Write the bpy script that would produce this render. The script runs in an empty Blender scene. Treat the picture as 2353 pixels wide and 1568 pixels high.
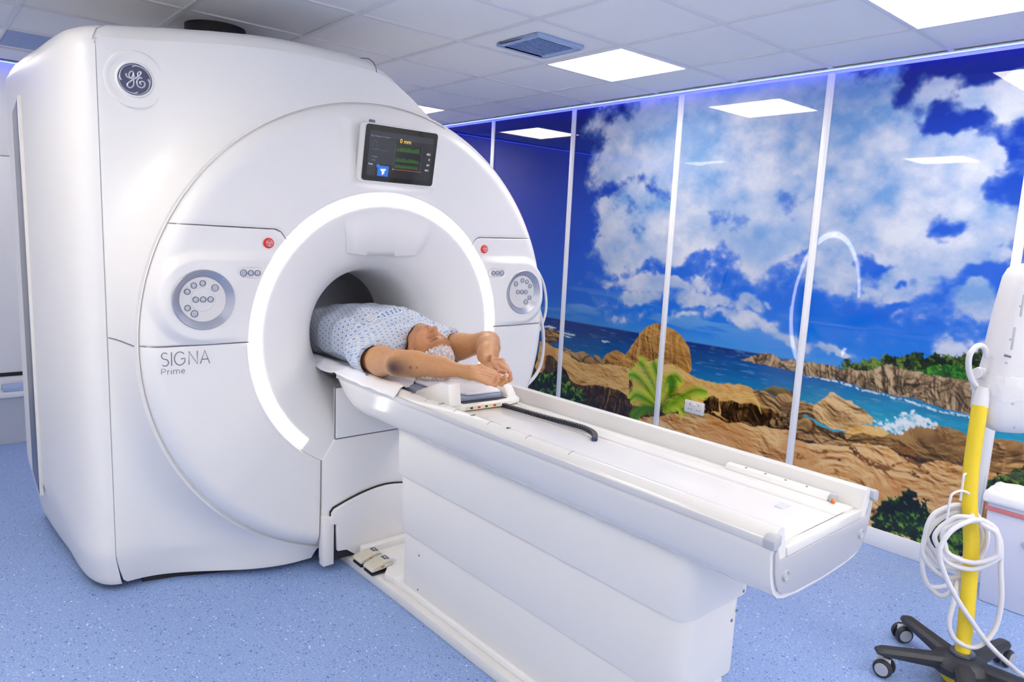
# MRI scanner room: white scanner with patient on the table, seascape wall on the right.
# World: X right along the scanner face, Y into the bore, Z up (metres); floor z=0; camera above the origin.
import bpy, bmesh, math, random
import numpy as np
from mathutils import Vector, Matrix
random.seed(7)
RNG = np.random.default_rng(5)
S = bpy.context.scene
COL = S.collection
PI = math.pi

def lin(r, g, b):
    f = lambda c: (c/255/12.92) if c/255 <= .04045 else ((c/255+.055)/1.055)**2.4
    return (f(r), f(g), f(b), 1.0)

# ------------------------------------------------------------------ materials
def mat(name, col, rough=.5, metal=0., spec=.5, emit=None, es=0., coat=0., noise=0., nscale=40., bump=0., bscale=200., coatr=.03):
    m = bpy.data.materials.new(name); m.use_nodes = True
    nt = m.node_tree; b = nt.nodes['Principled BSDF']
    b.inputs['Base Color'].default_value = col
    b.inputs['Roughness'].default_value = rough
    b.inputs['Metallic'].default_value = metal
    b.inputs['Specular IOR Level'].default_value = spec
    b.inputs['Coat Weight'].default_value = coat
    b.inputs['Coat Roughness'].default_value = coatr
    if emit:
        b.inputs['Emission Color'].default_value = emit
        b.inputs['Emission Strength'].default_value = es
    if noise > 0:
        tc = nt.nodes.new('ShaderNodeTexCoord'); n = nt.nodes.new('ShaderNodeTexNoise')
        n.inputs['Scale'].default_value = nscale; n.inputs['Detail'].default_value = 4
        nt.links.new(tc.outputs['Object'], n.inputs['Vector'])
        mx = nt.nodes.new('ShaderNodeMix'); mx.data_type = 'RGBA'
        mx.inputs[6].default_value = tuple(c*(1-noise) for c in col[:3])+(1,)
        mx.inputs[7].default_value = tuple(min(1, c*(1+noise)) for c in col[:3])+(1,)
        nt.links.new(n.outputs['Fac'], mx.inputs[0]); nt.links.new(mx.outputs[2], b.inputs['Base Color'])
    if bump > 0:
        tc = nt.nodes.new('ShaderNodeTexCoord'); n = nt.nodes.new('ShaderNodeTexNoise')
        n.inputs['Scale'].default_value = bscale
        nt.links.new(tc.outputs['Object'], n.inputs['Vector'])
        bp = nt.nodes.new('ShaderNodeBump'); bp.inputs['Strength'].default_value = bump; bp.inputs['Distance'].default_value = .002
        nt.links.new(n.outputs['Fac'], bp.inputs['Height']); nt.links.new(bp.outputs['Normal'], b.inputs['Normal'])
    return m

def math_node(nt, op, a, b=None, c=None):
    n = nt.nodes.new('ShaderNodeMath'); n.operation = op
    for i, v in enumerate((a, b, c)):
        if v is None: continue
        if isinstance(v, (int, float)): n.inputs[i].default_value = v
        else: nt.links.new(v, n.inputs[i])
    return n.outputs[0]

def mixc(nt, fac, a, b):
    n = nt.nodes.new('ShaderNodeMix'); n.data_type = 'RGBA'
    for s, v in ((n.inputs[0], fac), (n.inputs[6], a), (n.inputs[7], b)):
        if isinstance(v, (int, float)): s.default_value = v
        elif isinstance(v, tuple): s.default_value = v
        else: nt.links.new(v, s)
    return n.outputs[2]

M = {}
M['white'] = mat('white_plastic', lin(237, 235, 232), .38, noise=.012, nscale=3)
M['gloss'] = mat('gloss_white', lin(224, 222, 219), .16, noise=.01, nscale=3)
M['offwhite'] = mat('offwhite_plastic', lin(233, 230, 225), .45, noise=.012, nscale=5)
M['grey'] = mat('rail_grey', lin(204, 203, 204), .35, noise=.01)
M['endgrey'] = mat('end_plate_grey', lin(178, 180, 188), .5, noise=.03, nscale=500)
M['liner'] = mat('bore_liner_grey', lin(132, 130, 130), .5, noise=.03)
M['groove'] = mat('groove_grey', lin(120, 120, 128), .8, noise=.05)
M['dark'] = mat('dark_gap', lin(40, 40, 46), .8, noise=.1)
M['black'] = mat('black_rubber', lin(22, 22, 26), .5, noise=.1)
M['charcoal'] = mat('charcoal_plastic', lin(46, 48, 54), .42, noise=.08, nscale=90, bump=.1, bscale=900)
M['chrome'] = mat('brushed_metal', lin(150, 152, 158), .33, 1.0, noise=.05, nscale=20)
M['bezel'] = mat('silver_bezel', lin(176, 179, 190), .35, .55, noise=.03)
M['button'] = mat('button_grey', lin(205, 209, 218), .4, noise=.02)
M['ringdark'] = mat('button_rim', lin(105, 108, 128), .4, noise=.03)
M['redbtn'] = mat('red_button', lin(222, 30, 22), .35, noise=.03)
M['ink'] = mat('grey_ink', lin(112, 112, 124), .5, noise=.03)
M['blackink'] = mat('black_ink', lin(40, 36, 40), .5, noise=.03)
M['glow'] = mat('light_ring', (1, 1, 1, 1), .4, emit=(1, .97, .93, 1), es=6.)
M['panel'] = mat('light_panel', (1, 1, 1, 1), .4, emit=(1, .912, .77, 1), es=13.8)
M['panel_dim'] = mat('light_panel_dim', (1, 1, 1, 1), .4, emit=(1, .95, .9, 1), es=5.)
M['led'] = mat('led_blue', (.2, .2, .9, 1), .4, emit=(.05, .085, 1, 1), es=9.)
M['wall'] = mat('painted_wall', lin(244, 243, 242), .6, noise=.02, nscale=2, bump=.05)
M['lowwall'] = mat('painted_wall_grey', lin(186, 192, 204), .6, noise=.02, nscale=2)
M['tile'] = mat('ceiling_tile', lin(240, 240, 240), .9, noise=.03, nscale=120, bump=.3, bscale=350)
M['tbar'] = mat('ceiling_bar', lin(226, 227, 230), .5, noise=.02)
M['stripw'] = mat('strip_white', lin(235, 236, 240), .3, noise=.01)
M['vent'] = mat('vent_blue', lin(165, 185, 222), .5, noise=.02)
M['sheet'] = mat('sheet_white', lin(240, 240, 244), .8, noise=.02, nscale=30, bump=.2, bscale=300)
M['bluegrey'] = mat('coil_blue_grey', lin(140, 152, 178), .5, noise=.04)
M['yellow'] = mat('yellow_plastic', lin(238, 208, 40), .45, noise=.03, nscale=30)
M['cable'] = mat('cable_white', lin(226, 224, 226), .45, noise=.02)
M['inj'] = mat('injector_white', lin(216, 215, 218), .4, noise=.015)
M['beige'] = mat('pedal_beige', lin(205, 200, 184), .55, noise=.03)
M['orange'] = mat('orange_label', lin(236, 120, 30), .5, noise=.03)
M['label'] = mat('label_white', lin(228, 230, 232), .5, noise=.03)
M['cream'] = mat('label_cream', lin(214, 208, 180), .5, noise=.03)
M['pinkstripe'] = mat('pink_stripe', lin(222, 132, 132), .5, noise=.03)
M['bin'] = mat('bin_white', lin(214, 218, 236), .4, noise=.015)
M['film'] = mat('clear_film', (1, 1, 1, 1), .12)
M['screen_black'] = mat('screen_glass', lin(10, 10, 13), .06, noise=.05)
M['logo_blue'] = mat('badge_blue_grey', lin(78, 82, 108), .35, noise=.05)
M['silver'] = mat('badge_silver', lin(205, 205, 214), .28, .5, noise=.02)
def scr(name, col, s=1.0): return mat(name, lin(12, 12, 14), .08, emit=col, es=s)
M['scr_bg'] = scr('screen_panel', lin(42, 46, 56), .7)
M['scr_dark'] = scr('screen_dark', lin(24, 26, 30), .7)
M['scr_text'] = scr('screen_text', lin(215, 222, 228), .9)
M['scr_dim'] = scr('screen_dim_text', lin(120, 132, 150), .7)
M['scr_amber'] = scr('screen_amber', lin(250, 200, 70), 1.0)
M['scr_green'] = scr('screen_green', lin(60, 130, 40), .6)
M['scr_orange'] = scr('screen_orange', lin(225, 120, 30), .8)
M['scr_blue'] = scr('screen_blue', lin(25, 105, 205), .9)

def film_mat(m, a):
    nt = m.node_tree; b = nt.nodes['Principled BSDF']
    b.inputs['Alpha'].default_value = a
film_mat(M['film'], .35)

def floor_material():
    m = mat('vinyl_floor', lin(112, 148, 212), .42, spec=.4)
    nt = m.node_tree; b = nt.nodes['Principled BSDF']
    tc = nt.nodes.new('ShaderNodeTexCoord')
    out = None
    base = lin(122, 158, 220)
    n0 = nt.nodes.new('ShaderNodeTexNoise'); n0.inputs['Scale'].default_value = 160; n0.inputs['Detail'].default_value = 5
    nt.links.new(tc.outputs['Object'], n0.inputs['Vector'])
    c = mixc(nt, math_node(nt, 'MULTIPLY_ADD', n0.outputs['Fac'], 2.2, -.6), lin(112, 143, 200), lin(162, 184, 226))
    for scale, lo, hi, colr in ((150., 0., .10, lin(74, 108, 180)), (210., .93, 1.1, lin(205, 222, 246)), (105., 0., .025, lin(56, 86, 158)), (120., .985, 1.1, lin(226, 236, 250))):
        v = nt.nodes.new('ShaderNodeTexVoronoi'); v.inputs['Scale'].default_value = scale; v.inputs['Randomness'].default_value = 1
        mp = nt.nodes.new('ShaderNodeMapping'); mp.inputs['Location'].default_value = (scale*.37, scale*.11, 0); mp.inputs['Rotation'].default_value = (0, 0, .5); mp.inputs['Scale'].default_value = (1, .75, 1)
        nt.links.new(tc.outputs['Object'], mp.inputs['Vector']); nt.links.new(mp.outputs[0], v.inputs['Vector'])
        sp = nt.nodes.new('ShaderNodeSeparateColor'); nt.links.new(v.outputs['Color'], sp.inputs[0])
        a = math_node(nt, 'GREATER_THAN', sp.outputs[0], lo) if lo > 0 else math_node(nt, 'LESS_THAN', sp.outputs[0], hi)
        near = math_node(nt, 'LESS_THAN', v.outputs['Distance'], .42)
        c = mixc(nt, math_node(nt, 'MULTIPLY', math_node(nt, 'MULTIPLY', a, near), .8), c, colr)
    nt.links.new(c, b.inputs['Base Color'])
    return m
M['floor'] = floor_material()

# ------------------------------------------------------------------ object helpers
def thing(name, label, cat, loc=(0, 0, 0), group=None):
    o = bpy.data.objects.new(name, None); COL.objects.link(o)
    o.location = loc; o.empty_display_size = .05
    o['label'] = label; o['category'] = cat
    if group: o['group'] = group
    return o

def tag(o, label, cat, group=None, kind=None):
    o['label'] = label; o['category'] = cat
    if group: o['group'] = group
    if kind: o['kind'] = kind
    return o

def wloc(o):
    v = Vector(o.location)
    while o.parent:
        o = o.parent; v = v+Vector(o.location)
    return v

def link(name, me, m, parent=None, kind=None):
    o = bpy.data.objects.new(name, me); COL.objects.link(o)
    if m is not None: me.materials.append(m)
    if parent is not None:
        # vertices are in world coordinates: re-base them on the parent's position
        o.parent = parent
        w = wloc(parent)
        if w.length > 0: me.transform(Matrix.Translation(-w))
    if kind: o['kind'] = kind
    return o

class MB:
    def __init__(s): s.v = []; s.f = []
    def add(s, vs, fs):
        n = len(s.v); s.v += [tuple(map(float, p)) for p in vs]; s.f += [tuple(i+n for i in f) for f in fs]; return s
    def box(s, a, b):
        x0, y0, z0 = a; x1, y1, z1 = b
        return s.add([(x0,y0,z0),(x1,y0,z0),(x1,y1,z0),(x0,y1,z0),(x0,y0,z1),(x1,y0,z1),(x1,y1,z1),(x0,y1,z1)],
                     [(3,2,1,0),(4,5,6,7),(0,1,5,4),(1,2,6,5),(2,3,7,6),(3,0,4,7)])
    def prism(s, poly, fn, d0, d1):
        # poly of 2-D points, fn(p, d) -> 3-D; extruded between d0 and d1
        n = len(poly)
        vs = [fn(p, d0) for p in poly]+[fn(p, d1) for p in poly]
        fs = [tuple(range(n))[::-1], tuple(range(n, 2*n))]+[(i, (i+1) % n, n+(i+1) % n, n+i) for i in range(n)]
        return s.add(vs, fs)
    def tube(s, path, r, seg=12, caps=True, closed=False):
        P = [Vector(p) for p in path]; n = len(P)
        rr = r if isinstance(r, (list, tuple)) else [r]*n
        t0 = (P[1]-P[0]).normalized()
        u = t0.orthogonal().normalized(); vs = []; fs = []
        for i in range(n):
            if closed: t = (P[(i+1) % n]-P[i-1]).normalized()
            else: t = (P[min(i+1, n-1)]-P[max(i-1, 0)]).normalized()
            u = (u-t*u.dot(t)); u = u.normalized() if u.length > 1e-6 else t.orthogonal().normalized()
            w = t.cross(u)
            for k in range(seg):
                a = 2*PI*k/seg; vs.append(P[i]+(u*math.cos(a)+w*math.sin(a))*rr[i])
        m = n if closed else n-1
        for i in range(m):
            j = (i+1) % n
            for k in range(seg): fs.append((i*seg+k, i*seg+(k+1) % seg, j*seg+(k+1) % seg, j*seg+k))
        if caps and not closed:
            fs.append(tuple(range(seg))[::-1]); fs.append(tuple((n-1)*seg+k for k in range(seg)))
        return s.add(vs, fs)
    def lathe(s, prof, c, ax, seg=48, a0=0., a1=2*PI, ref=None, close=False):
        # prof: (radius, height along ax)
        ax = Vector(ax).normalized(); u = Vector(ref).normalized() if ref else ax.orthogonal().normalized(); w = ax.cross(u); c = Vector(c)
        full = abs(a1-a0-2*PI) < 1e-6; n = seg if full else seg+1; m = len(prof); vs = []; fs = []
        for i in range(n):
            a = a0+(a1-a0)*i/seg; d = u*math.cos(a)+w*math.sin(a)
            for r, h in prof: vs.append(c+d*r+ax*h)
        for i in range(seg):
            j = (i+1) % n
            for k in range(m if close else m-1): 
                l = (k+1) % m
                fs.append((i*m+k, j*m+k, j*m+l, i*m+l))
        if close and not full:
            fs.append(tuple(range(m))); fs.append(tuple(range((n-1)*m, n*m))[::-1])
        return s.add(vs, fs)
    def cyl(s, a, b, r, seg=24, r2=None):
        return s.tube([a, b], [r, r if r2 is None else r2], seg)
    def mesh(s, name, bevel=0., seg=2, angle=35, smooth=True, fix=True):
        me = bpy.data.meshes.new(name); me.from_pydata(s.v, [], s.f); 
        bm = bmesh.new(); bm.from_mesh(me)
        bmesh.ops.remove_doubles(bm, verts=bm.verts, dist=1e-6)
        if fix: bmesh.ops.recalc_face_normals(bm, faces=bm.faces)
        if bevel > 0:
            es = [e for e in bm.edges if len(e.link_faces) == 2 and e.calc_face_angle(0) > math.radians(30)]
            bmesh.ops.bevel(bm, geom=es, offset=bevel, segments=seg, profile=.5, affect='EDGES', clamp_overlap=True)
        bm.to_mesh(me); bm.free()
        if smooth:
            me.shade_smooth(); me.set_sharp_from_angle(angle=math.radians(angle))
        return me
    def obj(s, name, m, parent=None, bevel=0., seg=2, angle=35, smooth=True, kind=None, fix=True):
        return link(name, s.mesh(name, bevel, seg, angle, smooth, fix), m, parent, kind)

def np_mesh(name, V, F, smooth=True):
    me = bpy.data.meshes.new(name)
    V = np.asarray(V, np.float32); F = np.asarray(F, np.int32); k = F.shape[1]
    me.vertices.add(len(V)); me.vertices.foreach_set('co', V.ravel())
    me.loops.add(F.size); me.loops.foreach_set('vertex_index', F.ravel())
    me.polygons.add(len(F)); me.polygons.foreach_set('loop_start', np.arange(0, F.size, k, dtype=np.int32))
    me.update(calc_edges=True); me.validate()
    if smooth: me.shade_smooth()
    return me

def spline(pts, n=8, closed=False):
    P = [Vector(p) for p in pts]; out = []; N = len(P)
    m = N if closed else N-1
    for i in range(m):
        p0 = P[(i-1) % N] if closed or i > 0 else P[0]*2-P[1]
        p1 = P[i]; p2 = P[(i+1) % N]
        p3 = P[(i+2) % N] if closed or i+2 < N else P[-1]*2-P[-2]
        for k in range(n):
            t = k/n
            out.append(.5*((2*p1)+(p2-p0)*t+(2*p0-5*p1+4*p2-p3)*t*t+(3*p1-p0-3*p2+p3)*t**3))
    if not closed: out.append(P[-1])
    return out

def rrect(x0, z0, x1, z1, r, n=5):
    pts = []
    for cx, cz, a in ((x1-r, z1-r, 0), (x0+r, z1-r, 90), (x0+r, z0+r, 180), (x1-r, z0+r, 270)):
        for k in range(n+1):
            t = math.radians(a+90*k/n); pts.append((cx+r*math.cos(t), cz+r*math.sin(t)))
    return pts

def text(name, s, o, u, v, size, m, parent, ext=.0006, align='LEFT'):
    cu = bpy.data.curves.new(name, 'FONT'); cu.body = s; cu.size = size; cu.extrude = ext; cu.align_x = align
    tmp = bpy.data.objects.new('tmp_text', cu); COL.objects.link(tmp)
    bpy.context.view_layer.update()
    me = bpy.data.meshes.new_from_object(tmp.evaluated_get(bpy.context.evaluated_depsgraph_get()))
    bpy.data.objects.remove(tmp); bpy.data.curves.remove(cu)
    u = Vector(u).normalized(); v = Vector(v).normalized(); w = u.cross(v)
    mt = Matrix((u, v, w)).transposed().to_4x4(); mt.translation = Vector(o)
    me.transform(mt); me.name = name
    me.materials.clear()
    return link(name, me, m, parent)

def sm(t): 
    t = np.clip(t, 0, 1); return t*t*(3-2*t)
# ------------------------------------------------------------------ camera and view
CAM_H = 1.632
def make_camera():
    y, p, r = .7169, .1509, .0474
    F = np.array([math.sin(y)*math.cos(p), math.cos(y)*math.cos(p), -math.sin(p)])
    rt = np.array([math.cos(y), -math.sin(y), 0.]); up = np.cross(rt, F)
    X = math.cos(r)*rt+math.sin(r)*up; Y = -math.sin(r)*rt+math.cos(r)*up
    cd = bpy.data.cameras.new('camera'); co = bpy.data.objects.new('camera', cd); COL.objects.link(co)
    mw = Matrix(((X[0], Y[0], -F[0], 0), (X[1], Y[1], -F[1], 0), (X[2], Y[2], -F[2], CAM_H), (0, 0, 0, 1)))
    co.matrix_world = mw
    cd.sensor_width = 36; cd.lens = 1618.2/2353*36; cd.clip_start = .05
    S.camera = co
make_camera()
S.view_settings.view_transform = 'Standard'; S.view_settings.look = 'None'
S.view_settings.gamma = 1; S.view_settings.use_curve_mapping = False
S.view_settings.exposure = .42
try:
    S.cycles.use_denoising = True
    S.cycles.max_bounces = 10; S.cycles.diffuse_bounces = 6; S.cycles.transparent_max_bounces = 12
    S.cycles.sample_clamp_indirect = 6
except Exception: pass
w = bpy.data.worlds.new('world'); S.world = w; w.use_nodes = True
w.node_tree.nodes['Background'].inputs[0].default_value = (.8, .85, 1, 1)
w.node_tree.nodes['Background'].inputs[1].default_value = .05

# ------------------------------------------------------------------ room shell
XL, XR, YB, YF, H = -1.89, 4.033, -2.8, 6.05, 2.622
def struct(name, mb, m, bevel=0., smooth=False): return mb.obj(name, m, None, bevel, smooth=smooth, kind='structure')
struct('floor', MB().box((XL-.1, YB-.1, -.1), (XR+.1, YF+.1, 0)), M['floor'])
struct('ceiling', MB().box((XL-.1, YB-.1, H+.008), (XR+.1, YF+.1, H+.1)), M['tile'])
struct('wall_right', MB().box((XR, YB-.1, 0), (XR+.1, YF+.1, H+.05)), M['wall'])
struct('wall_left', MB().box((XL-.1, YB-.1, 0), (XL, YF+.1, H+.05)), M['wall'])
struct('wall_front', MB().box((XL, YB-.1, 0), (XR, YB, H+.05)), M['wall'])
struct('wall_back', MB().box((XL, YF, 0), (XR, YF+.1, H+.05)), M['wall'])
struct('baseboard_right', MB().box((XR-.018, YB, 0), (XR, YF, .105)), M['stripw'], .004, True)
# ceiling grid bars
g = MB()
GX = [2.3117+.6*k for k in range(-7, 3)]; GY = [2.5806+.6*k for k in range(-9, 6)]
for x in GX: g.box((x-.012, YB, H), (x+.012, YF, H+.0079))
for y in GY: g.box((XL, y-.012, H+.0005), (XR, y+.012, H+.0079))
struct('trim_1', g, M['tbar'])
# ceiling light panels
def light_panel(x0, y0, label, m='panel'):
    t = thing('ceiling_light', label, 'ceiling light', (x0+.3, y0+.3, H), 'square ceiling light panels')
    f = MB(); o, i = .296, .28; cx, cy = x0+.3, y0+.3
    for a, b in (((-o, -o), (o, -i)), ((-o, i), (o, o)), ((-o, -i), (-i, i)), ((i, -i), (o, i))):
        f.box((cx+a[0], cy+a[1], H-.004), (cx+b[0], cy+b[1], H+.006))
    f.obj('frame', M['stripw'], t)
    MB().box((cx-i, cy-i, H-.003), (cx+i, cy+i, H+.006)).obj('diffuser', M[m], t, smooth=False)
gx = lambda j: 2.3117+.6*j
gy = lambda i: 2.5806+.6*i
light_panel(gx(1), gy(0), 'bright square ceiling light panel beside the air vent above the table')
light_panel(gx(1), gy(-3), 'large bright ceiling light panel cut by the top right corner of the photo')
light_panel(gx(1), gy(4), 'small ceiling light panel peeking out behind the scanner shoulder')
light_panel(gx(-4), gy(4), 'ceiling light panel at the far left edge above the white back wall', 'panel_dim')
light_panel(gx(-5), gy(0), 'ceiling light panel left of the scanner, seen only as a reflection in the seascape')
light_panel(gx(-6), gy(-2), 'added unseen fill light panel behind the photographer on the left side')  # panels from here down are unseen, added to brighten the front-facing surfaces
light_panel(gx(1), gy(-6), 'added unseen fill light panel behind the photographer beside the seascape wall')
light_panel(gx(-2), gy(-5), 'added unseen fill light panel just behind the photographer in the middle of the room')
light_panel(gx(-6), gy(-6), 'added unseen fill light panel in the rear left corner behind the photographer')
light_panel(gx(-2), gy(-8), 'added unseen fill light panel in the middle above the wall behind the photographer')
light_panel(gx(-5), gy(-8), 'added unseen fill light panel above the left end of the wall behind the photographer')
light_panel(gx(1), gy(-8), 'added unseen fill light panel above the right end of the wall behind the photographer')
# square air vent
t = thing('air_vent', 'square louvred ceiling air vent beside the bright light panel', 'vent', (2.63, 2.90, H))
f = MB()
vx, vy, o, i = 2.63, 2.905, .165, .135
for a, b in (((-o, -o), (o, -i)), ((-o, i), (o, o)), ((-o, -i), (-i, i)), ((i, -i), (o, i))):
    f.box((vx+a[0], vy+a[1], H-.012), (vx+b[0], vy+b[1], H+.008))
f.obj('frame', M['vent'], t, .004)
f = MB()
for k in range(13):
    y = vy-i+.012+k*.0205
    f.add([(vx-i, y, H-.006), (vx+i, y, H-.006), (vx+i, y+.014, H+.004), (vx-i, y+.014, H+.004), (vx-i, y+.002, H-.008), (vx+i, y+.002, H-.008), (vx+i, y+.016, H+.002), (vx-i, y+.016, H+.002)],
          [(0, 1, 2, 3), (7, 6, 5, 4), (0, 4, 5, 1), (2, 6, 7, 3), (1, 5, 6, 2), (0, 3, 7, 4)])
f.obj('louvre', M['vent'], t)
MB().box((vx-i, vy-i, H+.0045), (vx+i, vy+i, H+.0075)).obj('backing', M['vent'], t, smooth=False)
# pale blue ventilation grille by the left light
t = thing('air_grille', 'pale blue ribbed ceiling grille beside the light at the far left', 'vent', (.64, 5.2, H))
f = MB()
for k in range(24): f.box((.535, 4.995+k*.0195, H-.003), (.79, 5.006+k*.0195, H+.004))
f.obj('rib', M['vent'], t); MB().box((.53, 4.99, H+.002), (.795, 5.465, H+.0075)).obj('backing', M['vent'], t, smooth=False)
# blue LED strips along the top of the walls
def led(name, a, b, label):
    t = thing('led_strip', label, 'led strip', ((a[0]+b[0])/2, (a[1]+b[1])/2, a[2]))
    MB().box(a, b).obj('diffuser', M['led'], t, smooth=False)
    d = .006
    if b[1]-a[1] > b[0]-a[0]:
        MB().box((a[0]-d, a[1], b[2]), (XR, b[1], H)).obj('profile', M['stripw'], t, smooth=False)
    else:
        MB().box((a[0], a[1]-d, b[2]), (b[0], YF, H)).obj('profile', M['stripw'], t, smooth=False)
led('led_strip', (3.982, YB, 2.611), (3.987, YF-.05, 2.616), 'blue glowing LED strip along the top of the seascape wall')
led('led_strip', (XL, YF-.046, 2.610), (3.95, YF-.041, 2.615), 'blue glowing LED strip along the top of the white back wall')

# back wall fittings at the left edge
t = thing('wall_panel', 'white wall panelling with a horizontal joint behind the scanner', 'wall panel', (.3, YF, .5))
MB().box((-1.85, YF-.02, .49), (1.2, YF-.001, 1.993)).obj('lower_board', M['wall'], t, .002)
MB().box((-1.85, YF-.02, 1.999), (1.2, YF-.001, 2.58)).obj('upper_board', M['wall'], t, .002)
t = thing('wall_shelf', 'low white ledge with a dark slot above it on the back wall', 'shelf', (.3, YF, 0))
MB().box((-1.85, YF-.16, .335), (1.2, YF-.001, .375)).obj('ledge', M['stripw'], t, .006)
MB().box((-1.85, YF-.03, .465), (1.2, YF-.001, .488)).obj('slot', M['black'], t)
MB().box((-1.85, YF-.025, .378), (1.2, YF-.001, .464)).obj('back_board', M['stripw'], t)
MB().box((-1.85, YF-.14, .001), (1.2, YF-.001, .334)).obj('skirting_board', M['lowwall'], t)
tag(MB().box((.475, YF-.145, .376), (1.0, YF-.05, .418)).obj('blue_tray', M['vent'], None, .006), 'pale blue tray lying on the low white ledge', 'tray')

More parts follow.
